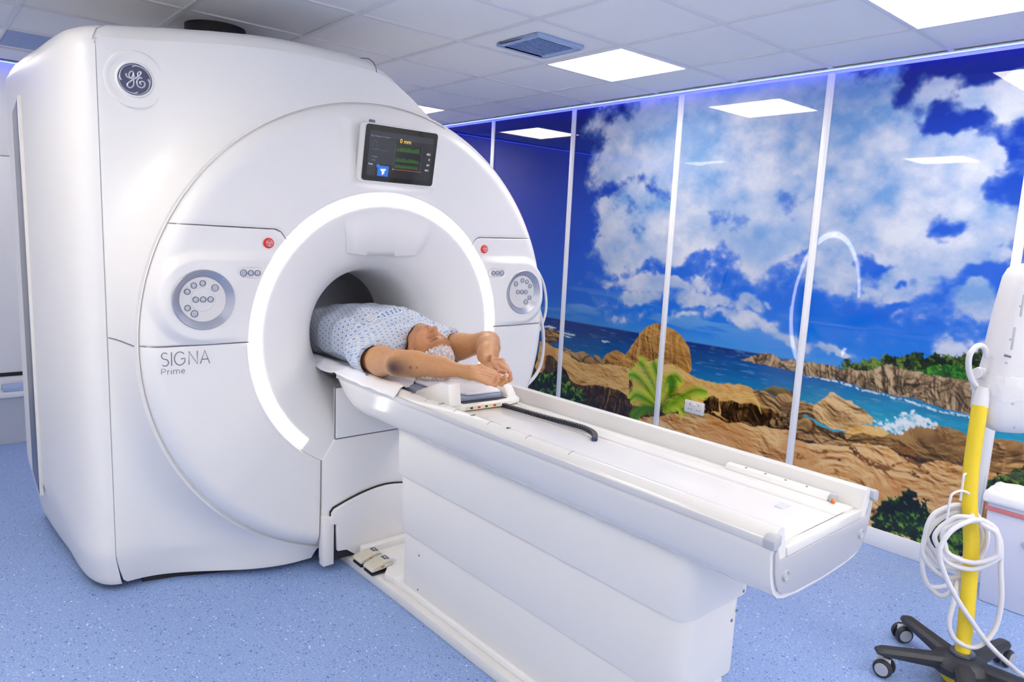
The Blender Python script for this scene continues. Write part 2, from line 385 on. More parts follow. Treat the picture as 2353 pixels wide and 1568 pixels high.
# ------------------------------------------------------------------ printed seascape wall panels
MURAL={'items':[('veg',[(1758,969),(1745,1008),(1711,1027),(1673,1002),(1647,1002),(1609,1044),(1558,1044),(1528,1066),(1481,1083),(1432,1082),(1380,1103),(1327,1105),(1268,1119),(1210,1125),(1168,1133),(1129,1155),(1089,1170),(1045,1192),(909,1229),(880,1011),(1008,1009),(1066,986),(1136,986),(1207,980),(1296,982),(1336,996),(1373,985),(1437,990),(1503,996),(1549,966),(1614,945),(1684,946),(1738,949)]),('vegbright',[(1368,1003),(1319,1041),(1261,1060),(1224,1058),(1191,1084),(1119,1077),(1074,1052),(1067,994),(1136,992),(1208,987),(1297,986)]),('headland',[(2384,906),(2335,924),(2315,938),(2273,954),(2242,974),(2190,978),(2136,967),(2108,947),(2044,963),(1988,953),(1926,968),(1869,964),(1804,970),(1757,955),(1687,972),(1617,971),(1552,996),(1506,1026),(1441,1020),(1377,1014),(1300,1011),(1211,1011),(1139,1016),(1076,1012),(879,1003),(857,830),(951,830),(1047,839),(1082,840),(1161,845),(1250,853),(1352,872),(1438,864),(1554,867),(1659,880),(1758,890),(1869,884),(1965,885),(2036,896),(2160,899),(2289,901),(2378,902)]),('rockdark',[(4238,850),(4204,869),(4172,845),(4155,882),(4126,896),(4105,875),(4065,866),(4031,864),(3994,828),(4029,789),(4096,765),(4124,747),(4194,747),(4235,752)]),('bigrock',[(3553,694),(3526,746),(3456,798),(3401,809),(3328,788),(3294,833),(3251,897),(3208,958),(3150,1017),(3098,1045),(3046,1055),(2984,1044),(2916,1029),(2862,1000),(2812,962),(2775,913),(2758,850),(2747,771),(2771,736),(2901,762),(2993,745),(3067,720),(3305,677),(3549,648)]),('shore',[(3996,731),(3958,741),(3929,735),(3906,736),(3881,719),(3835,723),(3799,736),(3773,745),(3741,748),(3718,732),(3672,719),(3653,706),(3630,736),(3585,724),(3549,704),(3508,717),(3464,693),(3431,704),(3391,692),(3487,669),(3571,664),(3658,656),(3721,662),(3829,650),(3927,709)]),('slab',[(4256,749),(4185,752),(4143,737),(4083,726),(4033,719),(3994,712),(3928,715),(3868,671),(3793,656),(3702,652),(3572,674),(3463,686),(3391,692),(3285,695),(3265,482),(3374,510),(3481,509),(3549,505),(3618,505),(3696,479),(3759,474),(3832,473),(3892,510),(3934,557),(3985,596),(4025,610),(4076,643),(4137,654),(4176,641),(4187,519),(4265,472),(4301,527),(4266,612)]),('cliff',[(4176,641),(4137,658),(4077,647),(4030,613),(3985,600),(3929,558),(3887,511),(3833,476),(3759,474),(3696,478),(3618,503),(3548,503),(3480,505),(3374,507),(3265,482),(3183,449),(3255,370),(3362,372),(3501,354),(3679,382),(3818,408),(3983,451),(4065,505),(4173,478)]),('bush',[(4342,367),(4326,436),(4298,484),(4265,469),(4164,487),(4105,512),(4068,540),(4009,543),(3969,516),(3909,493),(3868,446),(3810,430),(3755,427),(3716,401),(3686,361),(3764,323),(3988,275),(4334,274)]),('slab',[(3254,701),(3158,771),(3045,778),(2988,771),(2908,785),(2800,759),(2746,736),(2631,725),(2510,726),(2384,746),(2294,743),(2269,722),(2218,651),(2194,534),(2245,501),(2336,511),(2426,490),(2512,512),(2611,528),(2723,509),(2841,516),(2910,535),(2959,468),(3228,420)]),('cliff',[(2619,608),(2549,639),(2517,624),(2504,536),(2591,516),(2626,552)]),('cliff',[(2509,604),(2418,634),(2348,623),(2283,647),(2238,637),(2202,583),(2193,526),(2245,501),(2291,511),(2336,511),(2414,487),(2488,518)]),('cliff',[(2913,558),(2836,596),(2731,595),(2710,511),(2839,494)]),('olive',[(2217,743),(2187,764),(2146,779),(2074,781),(2022,772),(1994,748),(1957,727),(2097,707)]),('rockdark',[(2286,721),(2249,734),(2206,738),(2128,711),(2110,734),(2071,752),(2029,741),(1966,720),(1938,731),(1915,698),(1915,659),(1946,630),(1985,621),(1997,552),(2119,527),(2182,525),(2200,584),(2230,659)]),('rockdark',[(1955,708),(1898,725),(1859,719),(1868,631),(1908,636)]),('boulder',[(1886,680),(1870,727),(1844,751),(1801,789),(1790,810),(1775,818),(1747,800),(1701,785),(1670,788),(1655,773),(1601,758),(1553,723),(1533,710),(1544,682),(1591,676),(1630,641),(1680,608),(1752,600),(1829,621),(1875,644)]),('rockspeck',[(2136,543),(2131,588),(2112,614),(2078,636),(2029,651),(1997,552),(2057,535),(2129,529)]),('rockdark',[(1992,592),(1926,629),(1867,622),(1845,598),(1824,575),(1776,572),(1692,560),(1649,534),(1732,508),(1795,494),(1864,505),(1941,497),(1991,494)]),('slabdark',[(1688,589),(1673,626),(1640,650),(1582,673),(1514,678),(1446,659),(1409,660),(1369,696),(1303,731),(1222,751),(1149,750),(1087,741),(848,761),(826,594),(1063,556),(1160,553),(1272,543),(1385,564),(1462,591),(1602,550),(1653,533)]),('slab',[(1688,588),(1665,633),(1582,673),(1514,677),(1445,658),(1482,619),(1524,617),(1585,625),(1643,596),(1670,566)]),('rockdark',[(950,682),(963,712),(948,734),(917,735),(919,691),(830,719),(816,611),(928,510)]),('sand',[(3261,280),(3119,359),(2993,388),(2887,438),(2771,470),(2596,504),(2522,497),(2425,477),(2335,506),(2267,496),(2181,515),(2138,515),(2016,532),(1990,489),(1871,484),(1815,500),(1732,510),(1652,524),(1603,560),(1518,567),(1453,586),(1384,551),(1286,526),(1228,555),(1178,578),(1084,575),(1013,571),(854,585),(777,-4),(3198,-1081)]),('crackband',[(1654,510),(1630,535),(1573,495),(1510,476),(1427,472),(1338,542),(1291,542),(1225,496),(1238,484),(1321,529),(1380,495),(1439,442),(1524,444),(1605,477)]),('crackband',[(1418,600),(1379,617),(1329,597),(1286,557),(1340,559),(1389,563)]),('crackband',[(1345,465),(1308,485),(1266,465),(1273,451),(1320,455)]),('crackband',[(1973,404),(1924,408),(1892,387),(1900,373),(1950,371)]),('crackband',[(1708,438),(1673,444),(1666,422),(1697,415)]),('rockdark',[(1154,294),(1115,333),(1038,351),(1023,289),(1094,281)]),('bush',[(1482,97),(1477,201),(1450,256),(1421,289),(1390,304),(1363,321),(1356,359),(1334,377),(1301,368),(1280,353),(1255,312),(1238,357),(1218,355),(1215,299),(1181,267),(1151,269),(1117,294),(1054,312),(1016,291),(991,97),(1071,100),(1229,100),(1333,106),(1466,103)]),('bush',[(992,483),(950,529),(922,570),(886,596),(864,627),(832,644),(804,652),(782,486),(986,435)]),('surf',[(1532,683),(1518,713),(1495,729),(1461,718),(1428,717),(1429,756),(1395,777),(1351,800),(1318,790),(1280,791),(1247,773),(1223,757),(1266,740),(1303,733),(1370,698),(1405,664),(1446,661),(1514,678)]),('foamline',[(1984,876),(1822,888),(1739,885),(1703,883),(1614,868),(1486,858),(1389,857),(1263,837),(1159,835),(1081,836),(1080,826),(1158,823),(1277,825),(1396,847),(1493,851),(1621,860),(1720,872),(1830,877)]),('foamline',[(3997,869),(3903,868),(3847,866),(3864,853),(3939,853),(3996,855)]),('foamline',[(3990,842),(3919,842),(3891,836),(3937,828),(3990,832)]),('foamline',[(3614,856),(3546,863),(3487,862),(3486,852),(3562,847)]),('foamline',[(4206,889),(4136,898),(4067,897),(4066,887),(4145,883),(4204,875)]),('foamline',[(1325,845),(1233,835),(1159,831),(1246,824),(1316,834)])],'fronds':[([(2999,495),(3058,626),(3156,742),(3190,762)],0,1),([(3014,492),(3101,586),(3212,655),(3282,655)],0,1),([(3004,462),(3105,504),(3199,517),(3253,473)],0,1),([(2997,479),(2944,632),(2876,698),(2826,671)],0,1),([(3007,493),(3001,637),(3038,741),(3062,784)],0,1),([(2994,448),(3118,427),(3186,373),(3209,318)],0,0),([(2925,438),(2824,548),(2708,633),(2603,648)],0,1),([(2962,430),(2875,506),(2820,502),(2780,471)],0,1),([(2994,448),(2901,578),(2890,658),(2914,710)],0,0)],'clouds':[(3219,2300,326,238,1.0),(2724,2269,397,303,1.1),(2281,2342,318,280,1.0),(3519,2102,203,156,0.8),(3575,1786,147,144,0.6),(3256,1882,298,152,0.9),(3269,1606,373,139,1.0),(3467,1534,164,111,0.7),(2948,1795,273,204,0.8),(2505,1989,401,215,0.8),(2232,1648,394,183,1.0),(2658,1631,250,168,0.8),(1848,2376,250,258,1.1),(1692,2044,260,255,1.1),(1559,2218,206,133,0.9),(1306,2137,150,106,1.0),(1360,1947,211,152,1.0),(1520,1723,266,182,1.1),(1753,1571,249,168,1.0),(1288,1686,188,130,1.0),(1128,1777,107,104,1.0),(1808,1421,165,97,0.9),(1533,1468,149,92,0.9),(1351,1550,176,77,0.8),(1440,2423,99,96,0.7),(1277,2364,93,83,0.8),(1132,2369,104,101,0.8),(1086,2285,86,80,0.7),(1156,1413,128,68,1.1),(1248,1370,48,39,0.7),(1186,1189,75,39,1.0),(1055,1208,71,38,0.8),(3047,1313,319,54,0.9),(2750,1222,245,63,1.0),(3271,1198,194,56,0.9),(2381,1261,95,49,1.0),(2219,1278,34,26,0.7),(2444,1128,180,49,0.8),(2142,1100,162,42,0.8),(1848,1115,110,25,0.8),(3024,1070,319,27,0.6),(3308,1162,234,38,0.5),(3763,2429,173,127,0.45),(3649,2607,248,77,0.4),(4474,2863,52,17,0.1),(2136,2501,154,122,0.7),(1097,1964,53,102,0.5),(3803,1315,114,60,0.35),(2568,2575,347,79,0.9),(3316,2514,115,149,0.5),(2104,1982,230,150,0.7),(1790,1882,161,142,0.7),(1070,1612,70,83,0.7),(1796,2531,136,68,0.9),(1635,2489,86,66,0.7),(1165,2068,90,82,0.8),(1071,2165,52,100,0.7),(1326,1989,152,107,0.8)],'gaps':[(1362,2580,223,115,1.4),(1176,2573,140,100,1.2),(1418,2251,99,38,0.85),(1261,2239,111,46,0.65),(1605,2420,47,100,0.6),(1080,2105,52,81,0.6),(1186,1944,100,58,0.7),(1356,1750,98,61,1.1),(1039,1922,51,81,0.5),(1151,1521,127,46,1.0),(1691,1551,50,95,0.7),(1727,1355,138,60,0.6),(1617,1603,88,32,0.9),(2643,1490,280,61,0.42),(2907,1384,207,41,0.4),(2026,1530,103,50,0.6),(3270,2034,77,182,0.3),(3547,1945,125,50,0.6),(1500,1378,64,23,0.8),(1514,1493,25,23,0.7),(1018,1490,52,62,0.8),(4313,2127,300,1062,1.0)]}

def vnoise(x, y, seed):
    r = np.random.default_rng(seed); G = r.random((256, 256)).astype(np.float32)
    xi = np.floor(x).astype(int); yi = np.floor(y).astype(int); fx = x-xi; fy = y-yi
    fx = fx*fx*(3-2*fx); fy = fy*fy*(3-2*fy)
    a = G[xi % 256, yi % 256]; b = G[(xi+1) % 256, yi % 256]; c = G[xi % 256, (yi+1) % 256]; d = G[(xi+1) % 256, (yi+1) % 256]
    return (a*(1-fx)+b*fx)*(1-fy)+(c*(1-fx)+d*fx)*fy
def fbm(x, y, f, n=5, seed=1, gain=.5):
    o = 0; a = 1; t = 0
    for k in range(n):
        o = o+a*vnoise(x*f+13.7*k, y*f+7.1*k, seed+k); t += a; a *= gain; f *= 2.03
    return o/t
def ridge(x, y, f, n=4, seed=1):
    o = 0; a = 1; t = 0
    for k in range(n):
        o = o+a*(1-np.abs(2*vnoise(x*f+3.7*k, y*f+9.1*k, seed+k)-1)); t += a; a *= .55; f *= 2.1
    return o/t
def worley(x, y, f, seed):
    r = np.random.default_rng(seed); A, B, Cc = [r.random((64, 64)).astype(np.float32) for _ in range(3)]
    x = x*f; y = y*f; xi = np.floor(x).astype(int); yi = np.floor(y).astype(int)
    d1 = np.full(x.shape, 9., np.float32); d2 = d1.copy(); idv = np.zeros(x.shape, np.float32)
    for i in (-1, 0, 1):
        for j in (-1, 0, 1):
            a, b = (xi+i) % 64, (yi+j) % 64; d = np.hypot(x-(xi+i+A[a, b]), y-(yi+j+B[a, b]))
            c = d < d1; d2 = np.where(c, d1, np.minimum(d2, d)); idv = np.where(c, Cc[a, b], idv); d1 = np.where(c, d, d1)
    return d2-d1, idv, d1
def inside(poly, x, y):
    m = np.zeros(x.shape, bool); n = len(poly)
    for i in range(n):
        x0, y0 = poly[i]; x1, y1 = poly[(i+1) % n]
        if y0 == y1: continue
        c = ((y0 > y) != (y1 > y))
        m ^= c & (x < (x1-x0)*(y-y0)/(y1-y0)+x0)
    return m
MURAL['items'].insert(MURAL['items'].index(next(i for i in MURAL['items'] if i[0] == 'rockdark')), ('cliff', [(6100, 600), (4250, 620), (3900, 655), (3400, 680), (3000, 655), (2900, 610), (2600, 660), (2300, 650), (2100, 660), (1980, 655), (1900, 620), (1750, 590), (1680, 600), (1450, 590), (1250, 630), (1090, 715), (850, 715), (-200, 700), (-200, -100), (6100, -100)]))
def paint(Sg, Zg):
    L = lambda r, g, b: np.array(lin(r, g, b)[:3])
    sh = Sg.shape; s = Sg; z = Zg
    C = np.zeros(sh+(3,), np.float32)
    # s grows to the LEFT in the picture; a coordinate that grows to the right:
    q = -s
    def mix(c, m): 
        nonlocal C
        m = np.clip(m, 0, 1)[..., None]; C = C*(1-m)+np.asarray(c)*m
    hz = .966
    # sky
    t = np.clip((z-hz)/1.6, 0, 1)
    stops = [(0, (66, 150, 226)), (.06, (24, 124, 226)), (.2, (0, 104, 222)), (.45, (0, 88, 212)), (.75, (2, 58, 186)), (1, (2, 22, 140))]
    for k in range(3):
        C[..., k] = np.interp(t, [a for a, _ in stops], [L(*c)[k] for _, c in stops])
    left = sm((s-2.6)/2.2)[..., None]
    Cl = np.zeros_like(C)
    stops = [(0, (20, 116, 200)), (.12, (0, 88, 204)), (.4, (0, 58, 184)), (.7, (0, 40, 160)), (1, (0, 16, 120))]
    for k in range(3): Cl[..., k] = np.interp(t, [a for a, _ in stops], [L(*c)[k] for _, c in stops])
    C = C*(1-left)+Cl*left
    # clouds
    wx = (fbm(q, z, 2.6, 5, 11, .6)-.5)*.32; wz = (fbm(q, z, 2.6, 5, 23, .6)-.5)*.32
    D = np.zeros(sh)
    for cs, cz, rx, rz, wt in MURAL['clouds']:
        e = ((s-cs/1000+wx)/(rx/1000*1.25))**2+((z-cz/1000+wz)/(rz/1000*1.25))**2
        D = np.maximum(D, wt*np.exp(-e*.9))+.18*wt*np.exp(-e)
    for cs, cz, rx, rz, wt in MURAL['gaps']:
        e = ((s-cs/1000+wx)/(rx/1000*1.1))**2+((z-cz/1000+wz)/(rz/1000*1.1))**2
        D = D-.95*wt*np.exp(-e)
    n1 = fbm(q, z*1.25, 5.5, 6, 31, .58); n2 = fbm(q+5, z*1.1, 17., 5, 57, .6)
    dens = D+(n1-.5)*1.15+(n2-.5)*.34
    mask = sm((dens-.38)/.34)
    thin = sm((dens-.18)/.35)*.34
    br = np.clip(.52+(n1-.5)*1.5+(fbm(q, z, 2.6, 3, 77)-.5)*.5+.25*(vnoise(q*9, (z+.03)*9, 3)-vnoise(q*9, z*9, 3))*2, 0, 1)
    blue_grey = L(112, 158, 216); light = L(184, 198, 226); bright = L(212, 219, 234)
    cc = blue_grey+(light-blue_grey)*np.clip(br*1.9-.25, 0, 1)[..., None]
    cc = cc+(bright-cc)*np.clip(br*3-1.9, 0, 1)[..., None]
    core = np.clip((fbm(q, z, 1.7, 3, 91)-.44)*4, 0, 1)*sm((dens-.7)/.5)*sm((s-1.55)/.5)*sm((z-1.25)/.2)
    cc = cc*(1-.55*core[..., None])+L(92, 152, 216)*.55*core[..., None]
    m0 = thin*(1-mask); C = C*(1-m0[..., None])+L(120, 170, 228)*m0[..., None]
    C = C*(1-mask[..., None])+cc*mask[..., None]
    # streaky cirrus low on the left
    ci = sm((fbm(q*.35+2, z*2.6, 6., 4, 101)-.56)/.15)*np.exp(-((z-1.12)/.1)**2)*sm((s-1.6)/1.)
    mix(L(120, 180, 226), ci*.55)
    # sea
    sea = z < hz
    depth = np.clip((hz-z)/.62, 0, 1); right = 1-sm((s-1.2)/1.6)
    far, mid, near = L(6, 46, 124), L(6, 98, 168), L(30, 172, 198)
    tt = np.clip(depth*1.5+right*.35-.05, 0, 1)[..., None]
    sc = np.where(tt < .4, far+(mid-far)*tt/.4, mid+(near-mid)*(tt-.4)/.6)
    wv = fbm(q*.55, z*3.4, 14., 5, 141); sc = sc*(.72+.56*wv[..., None])
    wc = sm((fbm(q*.4, z*3.6, 26., 4, 151)-.66)/.12)*.22
    sc = sc*(1-wc[..., None])+L(150, 205, 225)*wc[..., None]
    sc = sc*(1-.55*left)+L(4, 46, 116)*.55*left*(.7+.6*wv[..., None])
    C = np.where(sea[..., None], sc, C)
    mix(L(70, 120, 190), np.exp(-((z-hz)/.006)**2)*.25)
    # land
    jx = (fbm(q, z, 24., 4, 201)-.5)*.035; jz = (fbm(q, z, 24., 4, 211)-.5)*.035
    jx2 = (fbm(q, z, 60., 3, 221)-.5)*.05; jz2 = (fbm(q, z, 60., 3, 231)-.5)*.05
    N = .5+(fbm(q, z, 9., 6, 241, .6)-.5)*2.; Nf = .5+(fbm(q, z, 60., 4, 251, .65)-.5)*2.; R = ridge(q+z*.4, z-q*.15, 6., 4, 261); Rv = ridge(q*2.2, z*.55, 8., 4, 271)
    cracks = sm((ridge(q*.8+z*.5, z*1.5, 3.2, 4, 281)-.84)/.08)
    def relief(h, kx, kz, sc):
        gz_, gq_ = np.gradient(h); gq_ = -gq_
        v = (-kx*gq_+kz*-gz_)*1.0; return np.clip(v/(v.std()+1e-9)*sc, -1, 1)
    qa = q+(fbm(q, z, 3., 3, 501)-.5)*.3; za = z+(fbm(q, z, 3., 3, 511)-.5)*.3
    RS = relief(fbm(qa*.7, za*1.7, 5., 5, 521, .58)+.5*ridge(qa*.6+za*.5, za*1.6, 3.2, 3, 531), .5, 1., .30)      # smooth slabs
    RF = relief(fbm(qa*.8, za*1.4, 13., 4, 541, .6), .6, 1., .22)
    RV = relief(ridge(qa*2.0, za*.45, 6., 4, 551), 1., .3, .30)                                                   # vertical ribs
    W1, I1, D1 = worley(qa*1.0, za*1.5, 7., 561); W2, I2, D2 = worley(qa*1.2, za*1.3, 15., 571)
    pal = dict(slab=((238, 194, 116), (208, 150, 72), (120, 76, 28)), sand=((240, 200, 138), (214, 152, 78), (112, 66, 24)), slabdark=((176, 134, 78), (124, 86, 40), (50, 34, 20)),
               cliff=((150, 108, 60), (78, 52, 26), (30, 20, 12)), rockdark=((206, 164, 100), (128, 88, 44), (40, 28, 16)), bigrock=((220, 168, 86), (168, 116, 42), (70, 46, 20)),
               boulder=((236, 198, 140), (190, 146, 88), (84, 54, 28)), rockspeck=((176, 140, 92), (104, 76, 46), (34, 26, 18)), olive=((150, 122, 70), (92, 74, 40), (34, 28, 16)),
               shore=((206, 166, 106), (134, 94, 50), (44, 32, 20)), headland=((200, 172, 134), (136, 110, 76), (50, 40, 28)))
    H_ = 400
    for kind, poly in MURAL['items']:
        P = [(a/1000, b/1000) for a, b in poly]
        a = np.array(P)
        bx = (s > a[:, 0].min()-.1) & (s < a[:, 0].max()+.1) & (z > a[:, 1].min()-.1) & (z < a[:, 1].max()+.1)
        if not bx.any(): continue
        leafy = kind in ('veg', 'vegbright', 'bush', 'surf')
        ii = np.where(bx.any(1))[0]; jj = np.where(bx.any(0))[0]
        sl = (slice(ii[0], ii[-1]+1), slice(jj[0], jj[-1]+1))
        X = s[sl]+(jx2 if leafy else jx*.55)[sl]*(1.3 if leafy else 1); Z = z[sl]+(jz2 if leafy else jz*.55)[sl]*(1.3 if leafy else 1)
        m = inside(P, X, Z)
        if not m.any(): continue
        # height below the upper outline, per column
        zz = z[sl]; topz = np.where(m, zz, -9).max(0 if zz[0, 0] != zz[-1, 0] else 1)
        ax = 0 if zz[0, 0] != zz[-1, 0] else 1
        topz = np.expand_dims(np.where(m, zz, -9).max(ax), ax)
        dep = np.clip(topz-zz, 0, 2)
        n, nf, r, rv = N[sl], Nf[sl], R[sl], Rv[sl]
        rs_, rf_, rvv = RS[sl], RF[sl], RV[sl]; wk = sm((.13-W1[sl])/.10); wk2 = sm((.16-W2[sl])/.12)
        c = C[sl]
        if kind in ('veg', 'vegbright', 'bush'):
            lf = fbm(-X*1., Z, 34., 3, 301); lf2 = ridge(-X*1.4+Z, Z*1.1, 26., 3, 311)
            dk, md, lt = {'veg': ((8, 22, 10), (34, 66, 22), (110, 140, 50)), 'vegbright': ((10, 60, 12), (24, 112, 20), (80, 160, 40)), 'bush': ((4, 14, 8), (22, 66, 22), (120, 170, 50))}[kind]
            wl, il, dl = worley(-X*1.3+Z*.5, Z*1.5-X*.2, {'veg': 30., 'vegbright': 26., 'bush': 24.}[kind], 581); v = np.clip((il-.5)*.9+(lf-.5)*1.6-(dl-.45)*.9+(n-.5)*.6+.34-sm((.12-wl)/.1)*.35+np.clip(.05-dep, 0, .05)*4, 0, 1)[..., None]
            pc = np.where(v < .55, L(*dk)+(L(*md)-L(*dk))*v/.55, L(*md)+(L(*lt)-L(*md))*(v-.55)/.45)
        elif kind == 'surf':
            v = np.clip((nf-.4)*2.5+.4, 0, 1)[..., None]; pc = L(150, 205, 222)*(1-v)+L(238, 244, 248)*v
            m = m & (nf+n > .80)
        elif kind == 'foamline':
            pc = np.ones(c.shape)*L(206, 228, 236); m = m & (nf > .40)
        elif kind == 'crackband':
            v = np.clip((n-.3)*2, 0, 1)[..., None]; pc = L(64, 38, 16)*(1-v)+L(150, 96, 44)*v
            m = m & (nf+.4*n > .56)
        else:
            lt, md, dk = [L(*k) for k in pal[kind]]
            fall = {'slab': 1.1, 'sand': .35, 'cliff': 2.4, 'rockdark': 4.5, 'bigrock': 2.0, 'boulder': 3.4, 'rockspeck': 5., 'slabdark': 4., 'olive': 9., 'shore': 7., 'headland': 2.2}[kind]
            if kind == 'headland':
                v = .62+(I2[sl]-.5)*.30+(I1[sl]-.5)*.25-wk2*.45-wk*.35+rvv*.75+rf_*.6-dep*.9+np.clip(.04-dep, 0, .04)*4
            elif kind == 'bigrock':
                v = .70+rs_*.5+rf_*.25+rvv*.5-dep*.9+np.clip(.05-dep, 0, .05)*2
            elif kind == 'cliff':
                v = .34+rvv*.8+rf_*.5+(n-.5)*.4-wk*.3-dep*.4+np.clip(.03-dep, 0, .03)*9
            elif kind == 'sand':
                v = .78+rs_*.9+rf_*.35-cracks[sl]*.55+(n-.5)*.16+(nf-.5)*.08-np.clip(dep-.25, 0, 1)*.2
            elif kind == 'rockspeck':
                v = .62+(nf-.5)*1.5+rf_*.4-dep*2.2
            elif kind in ('shore', 'olive'):
                v = .85+(I1[sl]-.5)*.2-wk*.5+rf_*.5-dep*fall*.7
            elif kind == 'slab':
                v = .84+rs_*.8+rf_*.3-cracks[sl]*.4+(n-.5)*.1-np.clip(dep-.06, 0, 1)*.5
            else:
                v = .86+rs_*.8+rf_*.4-wk*.35*(kind == 'rockdark')-dep*fall*.85+(nf-.5)*.10
            v = np.clip(v, 0, 1)[..., None]
            pc = np.where(v > .5, md+(lt-md)*(v-.5)/.5, dk+(md-dk)*v/.5)
            if kind == 'bigrock':
                e = sm((n-.55)/.2)[..., None]*.3; pc = pc*(1-e)+L(214, 150, 50)*e
            if kind in ('sand', 'slab'):
                e = sm((fbm(-X, Z, 5., 3, 411)-.56)/.12)[..., None]*.5; pc = pc*(1-e)+L(206, 134, 58)*e
            if kind == 'olive': pc = pc*np.array([.95, 1., .7])
        c[m] = pc[m]
        C[sl] = c
    # palm fronds
    fr = np.zeros(sh); frc = np.zeros(sh)
    for pts, _, brt in MURAL['fronds']:
        cp = spline([(a/1000, b/1000, 0) for a, b in pts], 10)
        n = len(cp)
        for i in range(1, n-1):
            d = (cp[i+1]-cp[i-1]).normalized(); nrm = Vector((-d.y, d.x, 0)); u = i/(n-1)
            ln = .085*math.sin(PI*min(1, u*.86+.12))**.7*(1 if brt else .8)
            for sd in (-1, 1):
                for jit in (0,):
                    b0 = cp[i]*(1-jit)+cp[i+1]*jit; tip = b0+(nrm*sd*.75+d*.8)*ln+Vector((0, -.014, 0))
                    x0, y0, x1, y1 = b0.x, b0.y, tip.x, tip.y
                    a0, a1 = min(x0, x1)-.01, max(x0, x1)+.01; c0, c1 = min(y0, y1)-.01, max(y0, y1)+.01
                    ii = np.where((s[0] > a0) & (s[0] < a1))[0] if s[0, 0] != s[0, -1] else None
                    jj = np.where((z[:, 0] > c0) & (z[:, 0] < c1))[0]
                    if ii is None or not len(ii) or not len(jj): continue
                    sl = (slice(jj[0], jj[-1]+1), slice(ii[0], ii[-1]+1))
                    px, pz = s[sl]-x0, z[sl]-y0; dx, dz = x1-x0, y1-y0; tt = np.clip((px*dx+pz*dz)/(dx*dx+dz*dz+1e-9), 0, 1)
                    dd = np.hypot(px-tt*dx, pz-tt*dz)
                    mm = dd < .0052*(1-.75*tt)
                    fr[sl][mm] = 1; frc[sl][mm] = np.maximum(frc[sl], .35+.65*tt*(1 if brt else .35)+.25*(sd > 0))[mm] if brt else .25+.3*tt[mm]
    fc = np.clip(frc, 0, 1)[..., None]
    fcol = np.where(fc < .5, L(20, 70, 14)+(L(96, 150, 24)-L(20, 70, 14))*fc/.5, L(96, 150, 24)+(L(206, 222, 70)-L(96, 150, 24))*(fc-.5)/.5)
    C = np.where(fr[..., None] > 0, fcol, C)
    return np.clip(C*.86, 0, 1)
mm = bpy.data.materials.new('printed_seascape'); mm.use_nodes = True
nt = mm.node_tree; b = nt.nodes['Principled BSDF']
at = nt.nodes.new('ShaderNodeAttribute'); at.attribute_name = 'print'
tc = nt.nodes.new('ShaderNodeTexCoord'); nz = nt.nodes.new('ShaderNodeTexNoise'); nz.inputs['Scale'].default_value = 180; nz.inputs['Detail'].default_value = 4
nt.links.new(tc.outputs['Object'], nz.inputs['Vector'])
sc_ = math_node(nt, 'MULTIPLY_ADD', nz.outputs['Fac'], .24, .88)
vm = nt.nodes.new('ShaderNodeVectorMath'); vm.operation = 'SCALE'
nt.links.new(at.outputs['Color'], vm.inputs[0]); nt.links.new(sc_, vm.inputs['Scale'])
nt.links.new(vm.outputs[0], b.inputs['Base Color'])
b.inputs['Roughness'].default_value = .025; b.inputs['IOR'].default_value = 1.5; b.inputs['Specular IOR Level'].default_value = .55
M['mural'] = mm
STEP = .005
EDGES = [0., .99, 1.99, 3.0, 4.0, 4.99, 6.045]
PL = ['seascape wall panel right of the injector stand, mostly outside the frame', 'seascape wall panel with the headland, boulder and surf, between the two rightmost white strips',
      'seascape wall panel with the wall socket and the palm fronds at its left edge', 'seascape wall panel with the left part of the tall rounded rock',
      'dark blue seascape wall panel with the green bush low down, right of the scanner', 'dark blue seascape wall panel half hidden behind the scanner']
ys = np.arange(EDGES[0], EDGES[-1]+STEP*.5, STEP); zs = np.arange(.105, 2.602, STEP)
h4 = STEP/4      # the print is evaluated at twice the mesh resolution and averaged
SG, ZG = np.meshgrid(np.sort(np.concatenate([ys-h4, ys+h4])), np.sort(np.concatenate([zs-h4, zs+h4])))
PAINT = paint(SG.astype(np.float32), ZG.astype(np.float32))
PAINT = PAINT.reshape(len(zs), 2, len(ys), 2, 3).mean((1, 3))
for k in range(6):
    a, b_ = EDGES[k], EDGES[k+1]
    j0 = int(round((a-ys[0])/STEP)); j1 = min(int(round((b_-ys[0])/STEP)), len(ys)-1)
    nx = j1-j0+1; nz_ = len(zs)
    V = np.zeros((nz_, nx, 3), np.float32); V[..., 0] = XR-.012; V[..., 1] = ys[None, j0:j1+1]; V[..., 2] = zs[:, None]
    I = np.arange(nz_*nx).reshape(nz_, nx)
    Fq = np.stack([I[:-1, :-1], I[1:, :-1], I[1:, 1:], I[:-1, 1:]], -1).reshape(-1, 4)
    V = V.reshape(-1, 3)
    # give the board its thickness: four back corners
    n0 = len(V); c4 = [I[0, 0], I[0, -1], I[-1, -1], I[-1, 0]]
    bk = V[c4].copy(); bk[:, 0] = XR-.001; V = np.vstack([V, bk])
    sides = [[c4[i], c4[(i+1) % 4], n0+(i+1) % 4, n0+i] for i in range(4)]
    Fq = np.vstack([Fq, np.array(sides)])
    me = np_mesh('wall_panel_print', V, Fq, False)
    ca = me.color_attributes.new('print', 'FLOAT_COLOR', 'POINT')
    cols = np.ones((len(V), 4), np.float32); cols[:n0, :3] = PAINT[:, j0:j1+1].reshape(-1, 3); cols[n0:, :3] = .5
    ca.data.foreach_set('color', cols.ravel())
    o = link('seascape_panel', me, M['mural'])
    tag(o, PL[k], 'wall panel', 'seascape wall panels')
